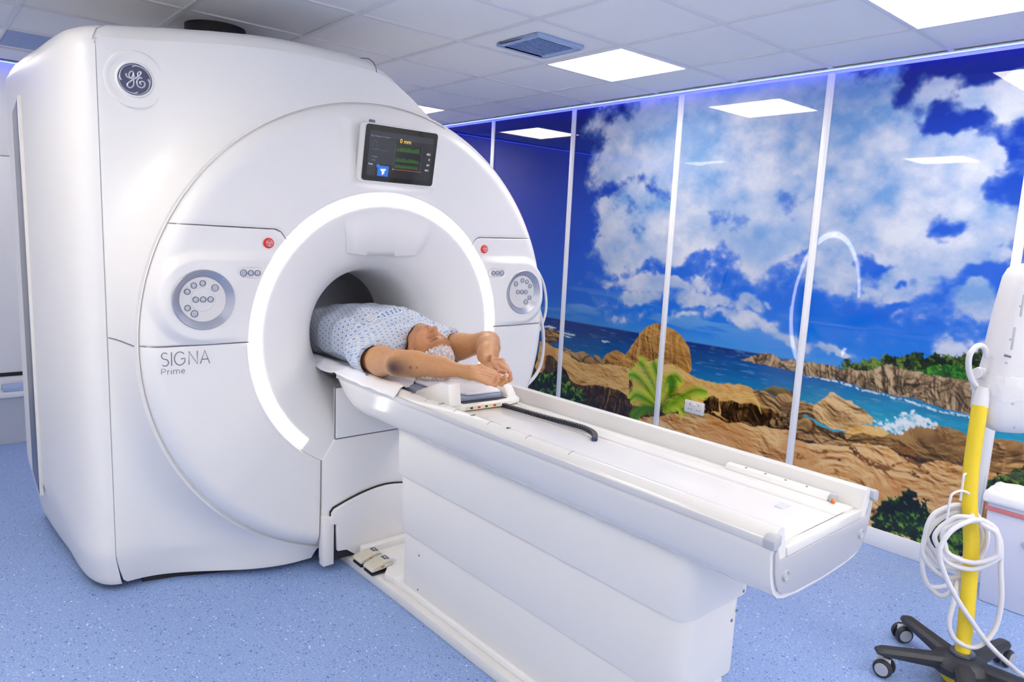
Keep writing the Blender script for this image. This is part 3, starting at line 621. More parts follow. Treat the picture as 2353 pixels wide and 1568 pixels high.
for k in range(1, 6):
    y = EDGES[k]
    o = MB().box((XR-.022, y-.021, .105), (XR-.0005, y+.021, 2.602)).box((XR-.026, y-.011, .105), (XR-.02, y+.011, 2.602)).obj('trim_%d' % (k+1), M['stripw'], None, .002, kind='structure')

# double wall socket
t = thing('wall_socket', 'white double power socket on the seascape wall beside the palm frond', 'socket', (XR-.02, 2.69, .52))
sx = XR-.012
MB().box((sx-.012, 2.614, .482), (sx, 2.768, .568)).obj('face_plate', M['gloss'], t, .004)
for yy_ in (2.725, 2.657):
    for q0, q1, q2, q3 in ((-.002, .54, .002, .549), (-.015, .508, -.007, .512), (.007, .508, .015, .512)): MB().box((sx-.0135, yy_+q0, q1), (sx-.011, yy_+q2, q3)).obj('pin_hole', M['black'], t)
MB().box((sx-.016, 2.680, .535), (sx-.011, 2.702, .556)).obj('switch', M['white'], t, .001)
# ------------------------------------------------------------------ MRI scanner
XC, ZC = 1.748, 1.126
RD = 1.065
mri = thing('mri_scanner', 'large white MRI scanner with a glowing ring around its bore', 'MRI scanner', (XC, 3.6, 0))

def dial_c(sd): return (XC+sd*.848, 1.316)
def pad(x, z):
    # raised lozenge carrying the round control dial (height above the panel)
    out = 0
    for sd in (-1, 1):
        dx = (x-dial_c(sd)[0])*sd; dz = z-dial_c(sd)[1]      # dx>0 away from the bore
        ax = np.maximum(-dx, 0); 
        ex = np.where(dx > 0, dx, np.maximum(-dx-.30, 0))
        d = np.sqrt(ex**2+dz**2)-.155
        out = out+sm(1-d/.045)*.030*((x-XC)*sd > 0)*sm((np.hypot(x-XC, z-ZC)-.60)/.22)
    return out
def disc_y(x, z):
    x = np.asarray(x, float); z = np.asarray(z, float)
    r = np.hypot(x-XC, z-ZC)
    y = 2.926+.010*np.clip((r-.66)/.34, 0, 1.2)**2+.048*np.clip((r-.99)/.075, 0, 2)**2.2
    # saucer for the monitor bracket
    return y
def ctl_y(x, z):
    y = disc_y(x, z)-pad(x, z)
    for sd in (-1, 1):
        c = dial_c(sd); d = np.hypot(x-c[0], z-c[1])
        y = y+sm((.112-d)/.012)*.030
        # shallow tray for the row of three buttons
        ex = np.maximum(abs(x-(XC+sd*.661))-.033, 0); dd = np.hypot(ex, z-1.422)-.022
        y = y+sm((0.004-dd)/.008)*.004
        d = np.hypot(x-(XC+sd*.579), z-1.545)
        y = y+sm((.021-d)/.004)*.003
    return y

def sheet_panel(name, fx, fz, fy, nu, nv, m, depth=.03, edge=.0035, parent=None, kind=None):
    U, V = np.meshgrid(np.linspace(0, 1, nu), np.linspace(0, 1, nv), indexing='ij')
    X = fx(U, V); Z = fz(U, V); Y = fy(X, Z)
    P = np.stack([X, Y, Z], -1)
    # soften the rim
    rim = np.zeros((nu, nv), bool); rim[0] = rim[-1] = True; rim[:, 0] = rim[:, -1] = True
    P[rim, 1] += edge
    I = np.arange(nu*nv).reshape(nu, nv)
    F = np.stack([I[:-1, :-1], I[1:, :-1], I[1:, 1:], I[:-1, 1:]], -1).reshape(-1, 4)
    loop = list(I[:, 0])+list(I[-1, 1:])+list(I[-2::-1, -1])+list(I[0, -2:0:-1])
    Vv = P.reshape(-1, 3); n0 = len(Vv)
    bk = Vv[loop].copy(); bk[:, 1] += depth
    k = len(loop)
    sk = np.array([[loop[i], loop[(i+1) % k], n0+(i+1) % k, n0+i] for i in range(k)])
    me = np_mesh(name, np.vstack([Vv, bk]), np.vstack([F, sk]))
    bm = bmesh.new(); bm.from_mesh(me); bmesh.ops.recalc_face_normals(bm, faces=bm.faces)
    if sum(f.normal.y*f.calc_area() for f in bm.faces[:200]) > 0: bmesh.ops.reverse_faces(bm, faces=bm.faces)
    bm.to_mesh(me); bm.free()
    me.shade_smooth(); me.set_sharp_from_angle(angle=math.radians(50))
    return link(name, me, m, parent or mri)

R0, R1 = .664, RD
GAP = .0026
def hi(r):   # upper border of the control panels: height above ZC as a function of radius (with the chamfered notch)
    return np.interp(r, [.62, .664, .70, .725, 1.2], [.40, .438, .468, .479, .487])
LOZ = .004
def th_hi(r): return np.arcsin(np.clip(hi(r)/r, -1, 1))
def th_lo(r): return np.arcsin(LOZ/r)
def polar(tfun0, tfun1, sd):
    def fx(U, V):
        r = R0+(R1-R0)*U; t = tfun0(r)+GAP/r+(tfun1(r)-tfun0(r)-2*GAP/r)*V
        return XC+sd*r*np.cos(t)
    def fz(U, V):
        r = R0+(R1-R0)*U; t = tfun0(r)+GAP/r+(tfun1(r)-tfun0(r)-2*GAP/r)*V
        return ZC+r*np.sin(t)
    return fx, fz
def th_bot(r): return -np.arccos(np.clip(.333/r, -1, 1))
for sd, side in ((-1, 'left'), (1, 'right')):
    fx, fz = polar(th_lo, th_hi, sd)
    o = sheet_panel('control_panel', fx, fz, ctl_y, 110, 130, M['white'])
    fx, fz = polar(th_bot, th_lo, sd)
    sheet_panel('lower_panel', fx, fz, disc_y, 50, 60, M['white'])
def mon_y(x, z):
    y = disc_y(x, z)
    ex = np.maximum(abs(x-1.762)-.20, 0); ez = np.maximum(abs(z-1.965)-.12, 0)
    return y-sm(1-(np.hypot(ex, ez)-.015)/.03)*.012
def upx(U, V):
    r = R0+(R1-R0)*U; t = th_hi(r)+GAP/r+(PI-2*th_hi(r)-2*GAP/r)*V
    return XC+r*np.cos(t)
def upz(U, V):
    r = R0+(R1-R0)*U; t = th_hi(r)+GAP/r+(PI-2*th_hi(r)-2*GAP/r)*V
    return ZC+r*np.sin(t)
sheet_panel('upper_panel', upx, upz, mon_y, 60, 160, M['white'])

# housing surface around the disc (left, top, bottom)
def g_y(x): return 3.235-.205*sm((x-.72)/.63)
def zt(x): return np.interp(x, [.5, .62, .9, 1.04, 1.2, 1.4, 1.6, 1.7, 1.78, 1.85, 1.92, 2.0, 2.06, 2.12, 2.2], [2.30, 2.312, 2.342, 2.350, 2.354, 2.357, 2.356, 2.350, 2.332, 2.303, 2.262, 2.207, 2.16, 2.12, 2.06])
outline = [(2.10, float(zt(2.10)))]+[(x, float(zt(x))) for x in np.linspace(2.085, .64, 46)]+[(.626, 2.307), (.620, 2.295)]
outline += [(.620, z) for z in np.linspace(2.25, .18, 40)]+[(.624, .15), (.636, .10), (.652, .045), (.668, .03)]+[(x, .03) for x in np.linspace(.70, 1.415, 24)]
OUT = np.array(outline)
def housing_mesh():
    n = 26; rows = []
    for x, z in OUT:
        a = math.atan2(z-ZC, x-XC); dmax = max(math.hypot(x-XC, z-ZC)-RD-.006, .002)
        row = []
        for k in range(n+1):
            t = (k/n)**1.5; d = t*dmax; r = RD+.0045+d
            px, pz = XC+r*math.cos(a), ZC+r*math.sin(a)
            L = .075; w_ = (math.exp(-d/L)-math.exp(-dmax/L))/(1-math.exp(-dmax/L))
            g = float(g_y(px))
            y = g-(g-2.988)*w_
            lft = 1-float(sm((px-.7)/.5))
            y += max(0, .175-pz)*.30*lft
            if k == 0: y += .012
            if k == n: y += .0015
            row.append((px, y, pz))
        row.append((row[-1][0], row[-1][1]+.05, row[-1][2]))
        rows.append([(row[0][0], row[0][1]+.05, row[0][2])]+row)
    m = len(rows[0]); V = [p for r in rows for p in r]
    F = [(i*m+k, (i+1)*m+k, (i+1)*m+k+1, i*m+k+1) for i in range(len(rows)-1) for k in range(m-1)]
    mb = MB().add(V, F); me = mb.mesh('front_cover', angle=50)
    return me
HM = housing_mesh()
front = link('front_cover', HM, M['white'], mri)
def housing_y(x, z):
    a = math.atan2(z-ZC, x-XC); r = math.hypot(x-XC, z-ZC); d = max(r-RD-.006, 0)
    # distance to the outline along the ray
    best = 1.0
    for i in range(len(OUT)-1):
        (x0, z0), (x1, z1) = OUT[i]-[XC, ZC], OUT[i+1]-[XC, ZC]
        cx_, cz_ = math.cos(a), math.sin(a); den = cx_*(z1-z0)-cz_*(x1-x0)
        if abs(den) < 1e-9: continue
        t = (x0*(z1-z0)-z0*(x1-x0))/den; u = (x0*cz_-z0*cx_)/den
        if t > 0 and -1e-6 <= u <= 1+1e-6: best = t-RD-.006; break
    L = .075; w_ = (math.exp(-d/L)-math.exp(-best/L))/(1-math.exp(-best/L)); g = float(g_y(x))
    return g-(g-2.988)*w_

# side cover: plan profile swept over the height with a tapering skirt
plan = [(.668, 3.262), (.6180, 3.2385), (.592, 3.246), (.568, 3.262), (.546, 3.290), (.528, 3.33), (.514, 3.38), (.500, 3.46), (.482, 3.60), (.466, 3.78), (.452, 4.0), (.443, 4.2), (.440, 4.34), (.450, 4.42), (.49, 4.455), (.60, 4.46), (1.2, 4.46)]
PLN = spline([(a, b, 0) for a, b in plan[1:15]], 4)
PLN = [Vector((.6195, 3.29, 0))]+PLN+[Vector((.60, 4.46, 0)), Vector((1.3, 4.46, 0))]
zl = [.03, .036, .06, .10, .14, .172, .185, .24, .32, .36, .5, .9, 1.3, 1.7, 2.1, 2.24, 2.275, 2.292, 2.30]
rows = []
for z in zl:
    row = []
    for i, p in enumerate(PLN):
        back = float(sm((p.y-3.3)/.5))
        zf = .178*(1-back)+.34*back
        ins = max(0, zf-z)/zf*(.050+.012*back)+(.004 if z < .033 else 0)
        top = max(0, z-2.27)/.03; ins += .010*top*top
        fx_ = 1. if i > 0 else 1.
        nx, ny = (1-.35*(1-back)), (.75*(1-back)) - (.8*float(sm((p.y-4.38)/.06)))
        zz = z+(.0 if z < 2 else (-.02*back))
        row.append((p.x+ins*nx*(1 if p.y < 4.45 or p.x < 1 else 0), p.y+ins*ny, zz))
    rows.append(row)
m_ = len(PLN); V = [p for r in rows for p in r]
F = [(i*m_+k, i*m_+k+1, (i+1)*m_+k+1, (i+1)*m_+k) for i in range(len(zl)-1) for k in range(m_-1)]
mb = MB().add(V, F); nb = len(rows)-1
mb.f.append(tuple(nb*m_+k for k in range(m_)))
mb.obj('side_cover', M['white'], mri, angle=60)
# silver strip let into the side
sp = []
def side_x(y): return float(np.interp(y, [p.y for p in PLN[2:-3]], [p.x for p in PLN[2:-3]]))
yb = 4.08
st = MB(); x0 = side_x(yb)
st.prism([(-.10, .26), (.10, .32), (.10, 2.09), (-.10, 2.13)], lambda p, d: (x0-d+.012*(p[0] > 0)*0, yb+p[0], p[1]), -.004, .008)
st.obj('chrome_strip', M['chrome'], mri, .003)
MB().box((x0-.0062, yb-.112, .255), (x0+.01, yb-.101, 2.145)).obj('strip_edge', M['offwhite'], mri, .002)
# backing behind the vertical joint
MB().box((.6160, 3.2410, .17), (.6225, 3.27, 2.295)).obj('joint_strip', M['endgrey'], mri)
jp = [(x, housing_y(x, z)+.0005, z) for x, z in ((.6225, 1.134), (.635, 1.134), (.648, 1.132), (.662, 1.128), (.674, 1.126))]
MB().tube(jp, .0022, 6).obj('cover_joint', M['ringdark'], mri)
# top cap lofted inwards from the upper outline
ring = []
for x in np.linspace(.60, 2.13, 60): ring.append((x, float(g_y(max(x, .62)))+.020, float(zt(x))-.008))
ring[0] = (.596, 3.252, 2.288)
left = [(p.x+.012, p.y+.004, 2.298-.02*float(sm((p.y-3.3)/.5))) for p in PLN[4:-3]]
poly = ring+[(2.13, 4.44, float(zt(2.13)))]+[(x, 4.44, float(zt(x))) for x in np.linspace(2.06, .75, 40)]+left[::-1]
def loft_cap():
    n = len(poly); lv = [(0, 0), (.006, .018), (.03, .05), (.08, .075), (.16, .088), (.30, .094)]
    V = []; F = []
    for ins, up in lv:
        for i, (x, y, z) in enumerate(poly):
            f = 1-float(sm((x-1.72)/.30))*.55
            ny = ins if y < 4.2 else -ins*.6
            nx = ins*.8*float(1-sm((x-.55)/.25)) 
            y2 = min(y+ny, 4.3) if y < 4.2 else y+ny
            V.append((x+nx, y2, z+up*f))
    L = len(lv)
    for l in range(L-1):
        for i in range(n):
            j = (i+1) % n; F.append((l*n+i, l*n+j, (l+1)*n+j, (l+1)*n+i))
    # close the top with strips from front to back
    F.append(tuple((L-1)*n+i for i in range(n)))
    mb = MB().add(V, F); bm = bmesh.new(); me = mb.mesh('top_cover', angle=60)
    bm.from_mesh(me); bmesh.ops.triangulate(bm, faces=[f for f in bm.faces if len(f.verts) > 4]); bm.to_mesh(me); bm.free()
    return me
link('top_cover', loft_cap(), M['white'], mri)
# joint line in the cap above the bore
mb = MB(); xs = 1.735
mb.tube([(xs, float(g_y(xs))+.011, 2.343+.004), (xs, float(g_y(xs))+.016, 2.343+.022), (xs, float(g_y(xs))+.040, 2.343+.052), (xs, float(g_y(xs))+.09, 2.343+.077), (xs, float(g_y(xs))+.17, 2.343+.091)], .0022, 6)
mb.obj('cap_joint', M['ringdark'], mri)
# rear body on the right and its outer rim
def arc(cx, cz, r, a0, a1, n): return [(cx+r*math.cos(math.radians(a0+(a1-a0)*k/n)), cz+r*math.sin(math.radians(a0+(a1-a0)*k/n))) for k in range(n+1)]
ext = lambda p, d: (p[0], d, p[1])
rb = MB().prism(arc(XC, ZC, .99, -70, 66, 60)+arc(XC, ZC, .40, 66, -70, 40), ext, 3.06, 4.44)
rb.obj('rear_cover', M['white'], mri, .01)
rim = MB()
a_ = arc(XC, ZC, 1.128, 36, 64, 24); b_ = arc(XC, ZC, 1.00, 64, 36, 24)
rim.prism(a_+b_, ext, 3.12, 3.6); rim.obj('rear_rim', M['offwhite'], mri, .012)
# inner shell behind the joints, plinth
sh = MB()
sh.lathe([(.62, 0), (1.045, 0), (1.045, .05), (.62, .05)], (XC, 2.968, ZC), (0, 1, 0), 96, close=True); sh.obj('inner_shell', M['offwhite'], mri)
MB().lathe([(1.05, .024), (1.082, .026)], (XC, 2.975, ZC), (0, 1, 0), 128, math.radians(0), 2*PI).obj('groove_floor', M['offwhite'], mri)
MB().lathe([(1.02, 0), (1.062, .03), (1.062, .14), (1.0, .14)], (XC, 2.975, ZC), (0, 1, 0), 128).obj('disc_rim', M['offwhite'], mri)
MB().box((.72, 3.36, 0), (2.4, 4.40, .12)).obj('plinth', M['dark'], mri)
MB().prism([(.735, 3.30), (.86, 3.27), (1.05, 3.19), (1.3, 3.10), (1.42, 3.09), (1.42, 3.4), (.735, 3.4)], lambda p, d: (p[0], p[1], d), .0, .06).obj('plinth_front', M['dark'], mri)

# light ring
a0, a1 = math.radians(-49.5), math.radians(229.5)
mb = MB().lathe([(.608, -.0004), (.614, -.0012), (.634, -.0016), (.654, -.0012), (.660, -.0004), (.660, -.0021), (.608, -.0021)], (XC, 2.926, ZC), (0, -1, 0), 120, a0, a1, ref=(1, 0, 0), close=True)
# lathe axis is -Y: mirror so that the opening faces the floor
mb.obj('light_ring', M['glow'], mri)
# funnel and bore
prof = [(.664, 2.934), (.662, 2.930), (.655, 2.9285), (.607, 2.9285), (.585, 2.931), (.55, 2.937), (.51, 2.948), (.47, 2.963), (.43, 2.983), (.39, 3.010), (.355, 3.042), (.328, 3.078), (.306, 3.116), (.292, 3.165), (.283, 3.235), (.277, 3.34), (.272, 3.50)]
pp = spline([(r, y, 0) for r, y in prof], 4)
MB().lathe([(p.x, p.y-2.9) for p in pp], (XC, 2.9, ZC), (0, 1, 0), 128).obj('bore_funnel', M['white'], mri, fix=True)
MB().lathe([(.2705, 3.506-2.9), (.2705, 4.44-2.9)], (XC, 2.9, ZC), (0, 1, 0), 96).obj('bore_liner', M['liner'], mri)
MB().lathe([(.28, .599), (.2695, .601), (.2695, .605), (.28, .607)], (XC, 2.9, ZC), (0, 1, 0), 96).obj('bore_joint', M['ringdark'], mri)
MB().box((XC-.16, 3.3, .865), (XC+.16, 4.4, .89)).obj('bore_bridge', M['offwhite'], mri)
# back plate with a dim bore end
MB().lathe([(.272, 1.545), (1.0, 1.545)], (XC, 2.9, ZC), (0, 1, 0), 64).obj('rear_face', M['offwhite'], mri)
# visor at the top of the funnel
vz = MB(); rows = []
for k in range(25):
    u = -1+2*k/24; row = []
    for l in range(9):
        v = l/8                                # 0 at the ring, 1 at the lower lip
        half = (.245-.045*v)
        x = XC+.012+u*half
        ztop = ZC+math.sqrt(max(.585**2-(x-XC)**2, 0)); zbot = ZC+.372+.012*u*u
        z = ztop*(1-v)+zbot*v
        r = math.hypot(x-XC, z-ZC)
        yf = float(np.interp(r, [p.x for p in pp[::-1]], [p.y for p in pp[::-1]]))
        lift = .030*float(sm(v/.8))*float(sm((1-abs(u))/.22))
        row.append((x, yf-.0015-lift, z))
    row.append((row[-1][0], row[-1][1]+.035, row[-1][2]+.004)); row.append((row[-1][0], row[-1][1]+.06, row[-1][2]+.03))
    rows.append(row)
m_ = len(rows[0]); vz.add([p for r in rows for p in r], [(i*m_+k, (i+1)*m_+k, (i+1)*m_+k+1, i*m_+k+1) for i in range(24) for k in range(m_-1)])
vz.obj('visor', M['white'], mri, angle=60)

# docking panels below the bore
def flat(name, poly, y0, y1, m=M['white'], bev=.003): return MB().prism(poly, ext, y0, y1).obj(name, m, mri, bev)
d = lambda x: XC+x
flat('dock_upper_panel', [(d(-.262), .648), (d(.262), .648), (d(.262), .888), (d(-.262), .888)], 2.921, 2.95)
flat('dock_lower_panel', [(d(-.328), .06), (d(.328), .06), (d(.328), .552), (d(.266), .642), (d(-.266), .642), (d(-.328), .552)], 2.923, 2.96)
flat('dock_backing', [(d(-.262), .60), (d(.262), .60), (d(.2635), .8915), (d(-.2635), .8915)], 2.9265, 2.94, M['groove'], 0)
flat('dock_foot', [(d(-.330), .035), (d(-.276), .035), (d(-.276), .255), (d(-.287), .275), (d(-.33), .28)], 2.905, 2.95)
flat('dock_foot', [(d(.330), .035), (d(.276), .035), (d(.276), .255), (d(.287), .275), (d(.33), .28)], 2.905, 2.95)

# ---- controls
NV = Vector((0, -1, 0))
def yface(sd): c = dial_c(sd); return float(disc_y(c[0], c[1]))
for sd, side in ((-1, 'left'), (1, 'right')):
    cx_, cz_ = dial_c(sd); y0 = yface(sd)-.030
    dl = MB().lathe([(.1205, -.002), (.1205, .003), (.118, .0055), (.1155, .0045), (.092, -.017), (.0885, -.0185), (.0885, -.024), (.1205, -.024)], (cx_, y0, cz_), NV, 96, close=True).obj('control_dial', M['bezel'], mri)
    MB().lathe([(0, -.016), (.0893, -.016), (.0893, -.022), (0, -.022)], (cx_, y0, cz_), NV, 64).obj('dial_face', M['gloss'], dl)
    MB().lathe([(.0465, -.0165), (.0475, -.0152), (.0485, -.0165)], (cx_, y0, cz_), NV, 64).obj('dial_groove', M['button'], dl)
    bt = [(-.059, .032, 0), (-.034, .056, 0), (0, .0645, 0), (.047, .0455, 1), (-.028, 0, 0), (.0005, 0, 0), (.029, 0, 0), (-.059, -.0325, 0), (-.0335, -.056, 1)]
    def btn(x, z, y, big, par):
        r = .0143 if big else .0122
        b_ = MB().lathe([(r, 0), (r, .0028), (r-.001, .0034), (r-.0026, .003), (r-.0026, 0)], (x, y, z), NV, 32).obj('button_rim', M['ringdark'], par)
        k = MB().lathe([(0, .0022), (r-.0052, .0022), (r-.0028, .0010), (r-.0028, -.001)], (x, y, z), NV, 32).obj('button', M['button'], par)
        MB().lathe([(r*.30, .0021), (r*.36, .0030), (r*.42, .0021)], (x, y, z), NV, 20).obj('button_icon', M['ringdark'] if big else M['endgrey'], par)
    for x, z, big in bt: btn(cx_-sd*x, cz_+z, y0+.0165, big, dl)
    MB().cyl((cx_+sd*.059, y0+.0165, cz_+.051), (cx_+sd*.059, y0+.0150, cz_+.051), .0016, 10).obj('indicator', M['ink'], dl)
    tz = 1.422; ty = float(disc_y(XC+sd*.661, tz)-pad(np.array(XC+sd*.661), np.array(tz)))+.003
    br = MB().prism(rrect(XC+sd*.661-.052, tz-.0205, XC+sd*.661+.052, tz+.0205, .0204, 8), ext, ty, ty-.004).obj('button_row', M['gloss'], mri, .0015)
    for ox, big in ((-.690, 1), (-.6595, 0), (-.6315, 0)): btn(XC+sd*abs(ox), tz, ty-.004, big, br)
    ex_, ez_ = XC+sd*.577, 1.546; ey = float(disc_y(ex_, ez_))
    eb = MB().lathe([(0, .011), (.017, .0105), (.0205, .008), (.0215, .004), (.0215, -.004)], (ex_, ey, ez_), NV, 40).obj('stop_button', M['redbtn'], mri)
    mk = MB().lathe([(.0125, .0108), (.0132, .0118), (.0142, .0116), (.0142, .010)], (ex_, ey, ez_), NV, 40)
    for p, q in (((-.0105, .0045), (.0105, .0045)), ((-.0105, .0045), (0, -.012)), ((.0105, .0045), (0, -.012)), ((0, .002), (0, -.005)), ((-.004, .0015), (.004, .0015))):
        mk.tube([(ex_+p[0], ey-.0112, ez_+p[1]), (ex_+q[0], ey-.0112, ez_+q[1])], .0009, 6)
    mk.obj('stop_symbol', M['label'], eb)

# ---- monitor above the bore, tilted towards the patient
mc = Vector((1.762, 2.872, 1.962)); tilt = .17
mu = Vector((1, .0, 0)).normalized(); mw_ = Vector((0, -math.sin(tilt)*1.0, math.cos(tilt))); mn = mu.cross(mw_)   # outward normal
if mn.y > 0: mn = -mn
def mon(p, d_): return tuple(mc+mu*p[0]+mw_*p[1]+mn*d_)
HWm, HHm = .196, .128
mo = MB().prism(rrect(-HWm, -HHm, HWm, HHm, .018), mon, -.030, .012).obj('monitor', M['gloss'], mri, .004)
MB().prism(rrect(-.13, -.09, .13, .09, .02), mon, -.085, -.028).obj('bracket', M['white'], mo, .006)
MB().prism(rrect(-HWm+.008, -HHm+.006, HWm-.006, HHm-.006, .014), mon, .012, .0145).obj('glass', M['screen_black'], mo)
def mpanel(name, x0, y0, x1, y1, m, d0=.0146, d1=.0148): return MB().prism([(x0, y0), (x1, y0), (x1, y1), (x0, y1)], mon, d0, d1).obj(name, m, mo, smooth=False)
scr_ = mpanel('display', -.168, -.100, .170, .098, M['scr_dark'])
mpanel('display_sidebar', -.166, -.098, -.125, .096, M['scr_bg'], .0149, .0150)
mpanel('display_header', -.125, .070, .168, .096, M['scr_bg'], .0149, .0150)
mpanel('display_card', -.125, -.045, -.03, .066, M['scr_bg'], .0149, .0150)
mpanel('display_tile', -.112, -.098, -.056, -.052, M['scr_blue'], .0149, .0150)
def mtext(s, x, y, size, m, al='LEFT'): return text('screen_text', s, mon((x, y), .0152), mu, mw_, size, m, mo, .00008, al)
mtext('0 mm', -.012, .058, .026, M['scr_amber'])
mtext('No Patient in bore', -.162, .070, .013, M['scr_dim'])
for s_, y_ in (('403', .018), ('0', -.006), ('64', -.031), ('441', -.056)): mtext(s_, .160, y_, .015, M['scr_text'], 'RIGHT')
mtext('Weight', -.148, -.018, .010, M['scr_dim']); mtext('Zone', -.148, -.033, .010, M['scr_dim']); mtext('Exits', -.160, -.052, .011, M['scr_text'])
gr = MB(); rr_ = random.Random(3)
for yb_, h_ in ((.022, .020), (-.024, .018), (-.051, .016)):
    for k in range(60):
        hh = h_*rr_.uniform(.35, 1); x_ = -.025+k*.00205
        gr.add([mon((x_, yb_), .0151), mon((x_+.0011, yb_), .0151), mon((x_+.0011, yb_+hh), .0151), mon((x_, yb_+hh), .0151)], [(0, 1, 2, 3)])
gr.obj('graph_trace', M['scr_green'], mo, smooth=False)
gl = MB()
for y_ in (.020, -.026, -.053):
    for k in range(32): gl.add([mon((-.032+k*.0045, y_), .0151), mon((-.0295+k*.0045, y_), .0151), mon((-.0295+k*.0045, y_+.0008), .0151), mon((-.032+k*.0045, y_+.0008), .0151)], [(0, 1, 2, 3)])
for x_ in (-.033, .112): gl.add([mon((x_, -.055), .0151), mon((x_+.0006, -.055), .0151), mon((x_+.0006, .05), .0151), mon((x_, .05), .0151)], [(0, 1, 2, 3)])
gl.tube([mon((-.138+.012*math.cos(t_), .030+.024*math.sin(t_)), .0151) for t_ in np.linspace(PI, 0, 10)]+[mon((-.126, .018), .0151), mon((-.150, .018), .0151), mon((-.07, .014), .0151)], .0004, 4)
gl.obj('graph_axis', M['scr_dim'], mo, smooth=False)
ol = MB().box((0, 0, 0), (0, 0, 0)); ol.v = []; ol.f = []
ol.add([mon((-.032, -.0625), .0151), mon((.122, -.0625), .0151), mon((.122, -.0612), .0151), mon((-.032, -.0612), .0151)], [(0, 1, 2, 3)])
ol.lathe([(0, 0), (.0032, 0)], mon((-.034, -.0618), .0152), mn, 16); ol.obj('timeline', M['scr_orange'], mo, smooth=False)
bl = MB(); bl.lathe([(0, 0), (.0085, 0)], mon((-.112, -.054), .0152), mn, 20); bl.obj('tile_badge', M['scr_blue'], mo, smooth=False)
ti = MB(); ti.add([mon((-.098, -.066), .0153), mon((-.070, -.064), .0153), mon((-.070, -.070), .0153), mon((-.076, -.075), .0153), mon((-.077, -.086), .0153), mon((-.088, -.094), .0153), mon((-.090, -.078), .0153), mon((-.098, -.071), .0153)], [tuple(range(8))])
ti.obj('tile_icon', M['scr_text'], mo, smooth=False)
MB().prism(rrect(-.155, .123, -.135, .140, .004), mon, -.03, -.006).obj('camera_lens', M['ringdark'], mo, .002)

# ---- round badge
def ring_frame(x, z, off=0.):
    e = .03
    y = housing_y(x, z); yx = (housing_y(x+e, z)-housing_y(x-e, z))/(2*e); yz = (housing_y(x, z+e)-housing_y(x, z-e))/(2*e)
    u = Vector((1, yx, 0)).normalized(); n = Vector((yx, -1, yz)).normalized(); v = n.cross(u)*-1
    v = u.cross(n) if u.cross(n).z > 0 else n.cross(u)
    return Vector((x, y, z))+n*off, u, v, n
bx_, bz_ = .752, 2.170
bo, bu, bv, bn = ring_frame(bx_, bz_, .002)
bd = MB().lathe([(.116, -.006), (.1125, .004), (.1085, .0085), (.104, .0095), (.094, .0065), (.082, .0030), (.072, .0022), (.069, .0040), (.066, .0075), (.062, .0078), (.061, -.004)], bo, bn, 64).obj('badge', M['white'], mri)
MB().lathe([(0, .003), (.0615, .003)], bo, bn, 64).obj('badge_plate', M['logo_blue'], bd)
lg = MB(); lg.lathe([(.0585, .003), (.0595, .0055), (.0615, .0055), (.0625, .003)], bo, bn, 64); lg.obj('badge_rim', M['ringdark'], bd)
LOGO=[([(-0.0296,0.0191),(-0.0304,0.0122),(-0.0257,0.0057),(-0.0169,0.0026),(-0.0082,0.0104),(-0.0042,0.0231),(-0.0082,0.0297),(-0.0153,0.0273),(-0.0201,0.0178),(-0.0193,0.0079),(-0.0129,0.0026),(-0.0066,0.0074),(-0.001,0.0162)],0.0024),([(-0.001,0.0162),(-0.005,0.0027),(-0.0042,-0.0106),(-0.0066,-0.0245),(-0.0161,-0.0334),(-0.0257,-0.0305),(-0.0265,-0.0206),(-0.0161,-0.009),(-0.0034,0.0014),(0.0093,0.0118),(0.0189,0.0215),(0.0228,0.0308),(0.0173,0.0329),(0.0117,0.0266),(0.0109,0.018),(0.0157,0.0115),(0.0268,0.009)],0.0024),([(0.0268,0.009),(0.0141,0.007),(0.0077,-0.0028),(0.0069,-0.0148),(0.0125,-0.0253),(0.0236,-0.0279),(0.0332,-0.0207),(0.0348,-0.0086),(0.0268,-0.0028),(0.0189,-0.0062),(0.0181,-0.0131),(0.0236,-0.0161)],0.0025)]

def lp(p, h=.0045): return bo+bu*p[0]+bv*p[1]+bn*h
mono = MB()
for st_, wdt in LOGO:
    pth = spline([lp(p) for p in st_], 6); n = len(pth)
    mono.tube(pth, wdt*1.3, 8)
mono.obj('badge_monogram', M['silver'], bd)
sw = MB()
for k in range(4):
    a = math.radians(100+90*k); pts = []; rad = []
    for j in range(22):
        t_ = j/21; an = a-t_*math.radians(108); r_ = .0525+.0045*min(1, t_*2.2)-(.004*(1-t_/.12) if t_ < .12 else 0)
        pts.append(lp((r_*math.cos(an), r_*math.sin(an)), .004)); rad.append(.0034*(1-t_*.72))
    sw.tube(pts, rad, 8)
sw.obj('badge_swirl', M['silver'], bd)

# ---- lettering, built from strokes
def stroke_text(name, strokes, x0, z0, slope, sx, sz, wdt, m):
    mb = MB()
    for s_ in strokes:
        pth = [(x0+p[0]*sx, 0, z0+p[1]*sz+p[0]*sx*slope) for p in s_]
        pth = [(a_, float(disc_y(a_, c_))-.0004, c_) for a_, _, c_ in pth]
        mb.tube(pth, wdt, 6)
    return mb.obj(name, m, mri)
def arcp(cx, cz, rx, rz, a0, a1, n=12): return [(cx+rx*math.cos(math.radians(a0+(a1-a0)*k/n)), cz+rz*math.sin(math.radians(a0+(a1-a0)*k/n))) for k in range(n+1)]
Sg = arcp(.29, .755, .27, .235, 40, 240, 10)+[(.36, .49)]+arcp(.31, .255, .29, .255, 62, -140, 10)
SIG = [Sg, [(.86, 0), (.86, 1)], arcp(1.58, .5, .47, .5, 42, 335, 18)+[(2.02, .48), (1.66, .48)], [(2.36, 0), (2.36, 1), (3.10, 0), (3.10, 1)], [(3.36, 0), (3.78, 1), (4.20, 0)], [(3.50, .33), (4.06, .33)]]
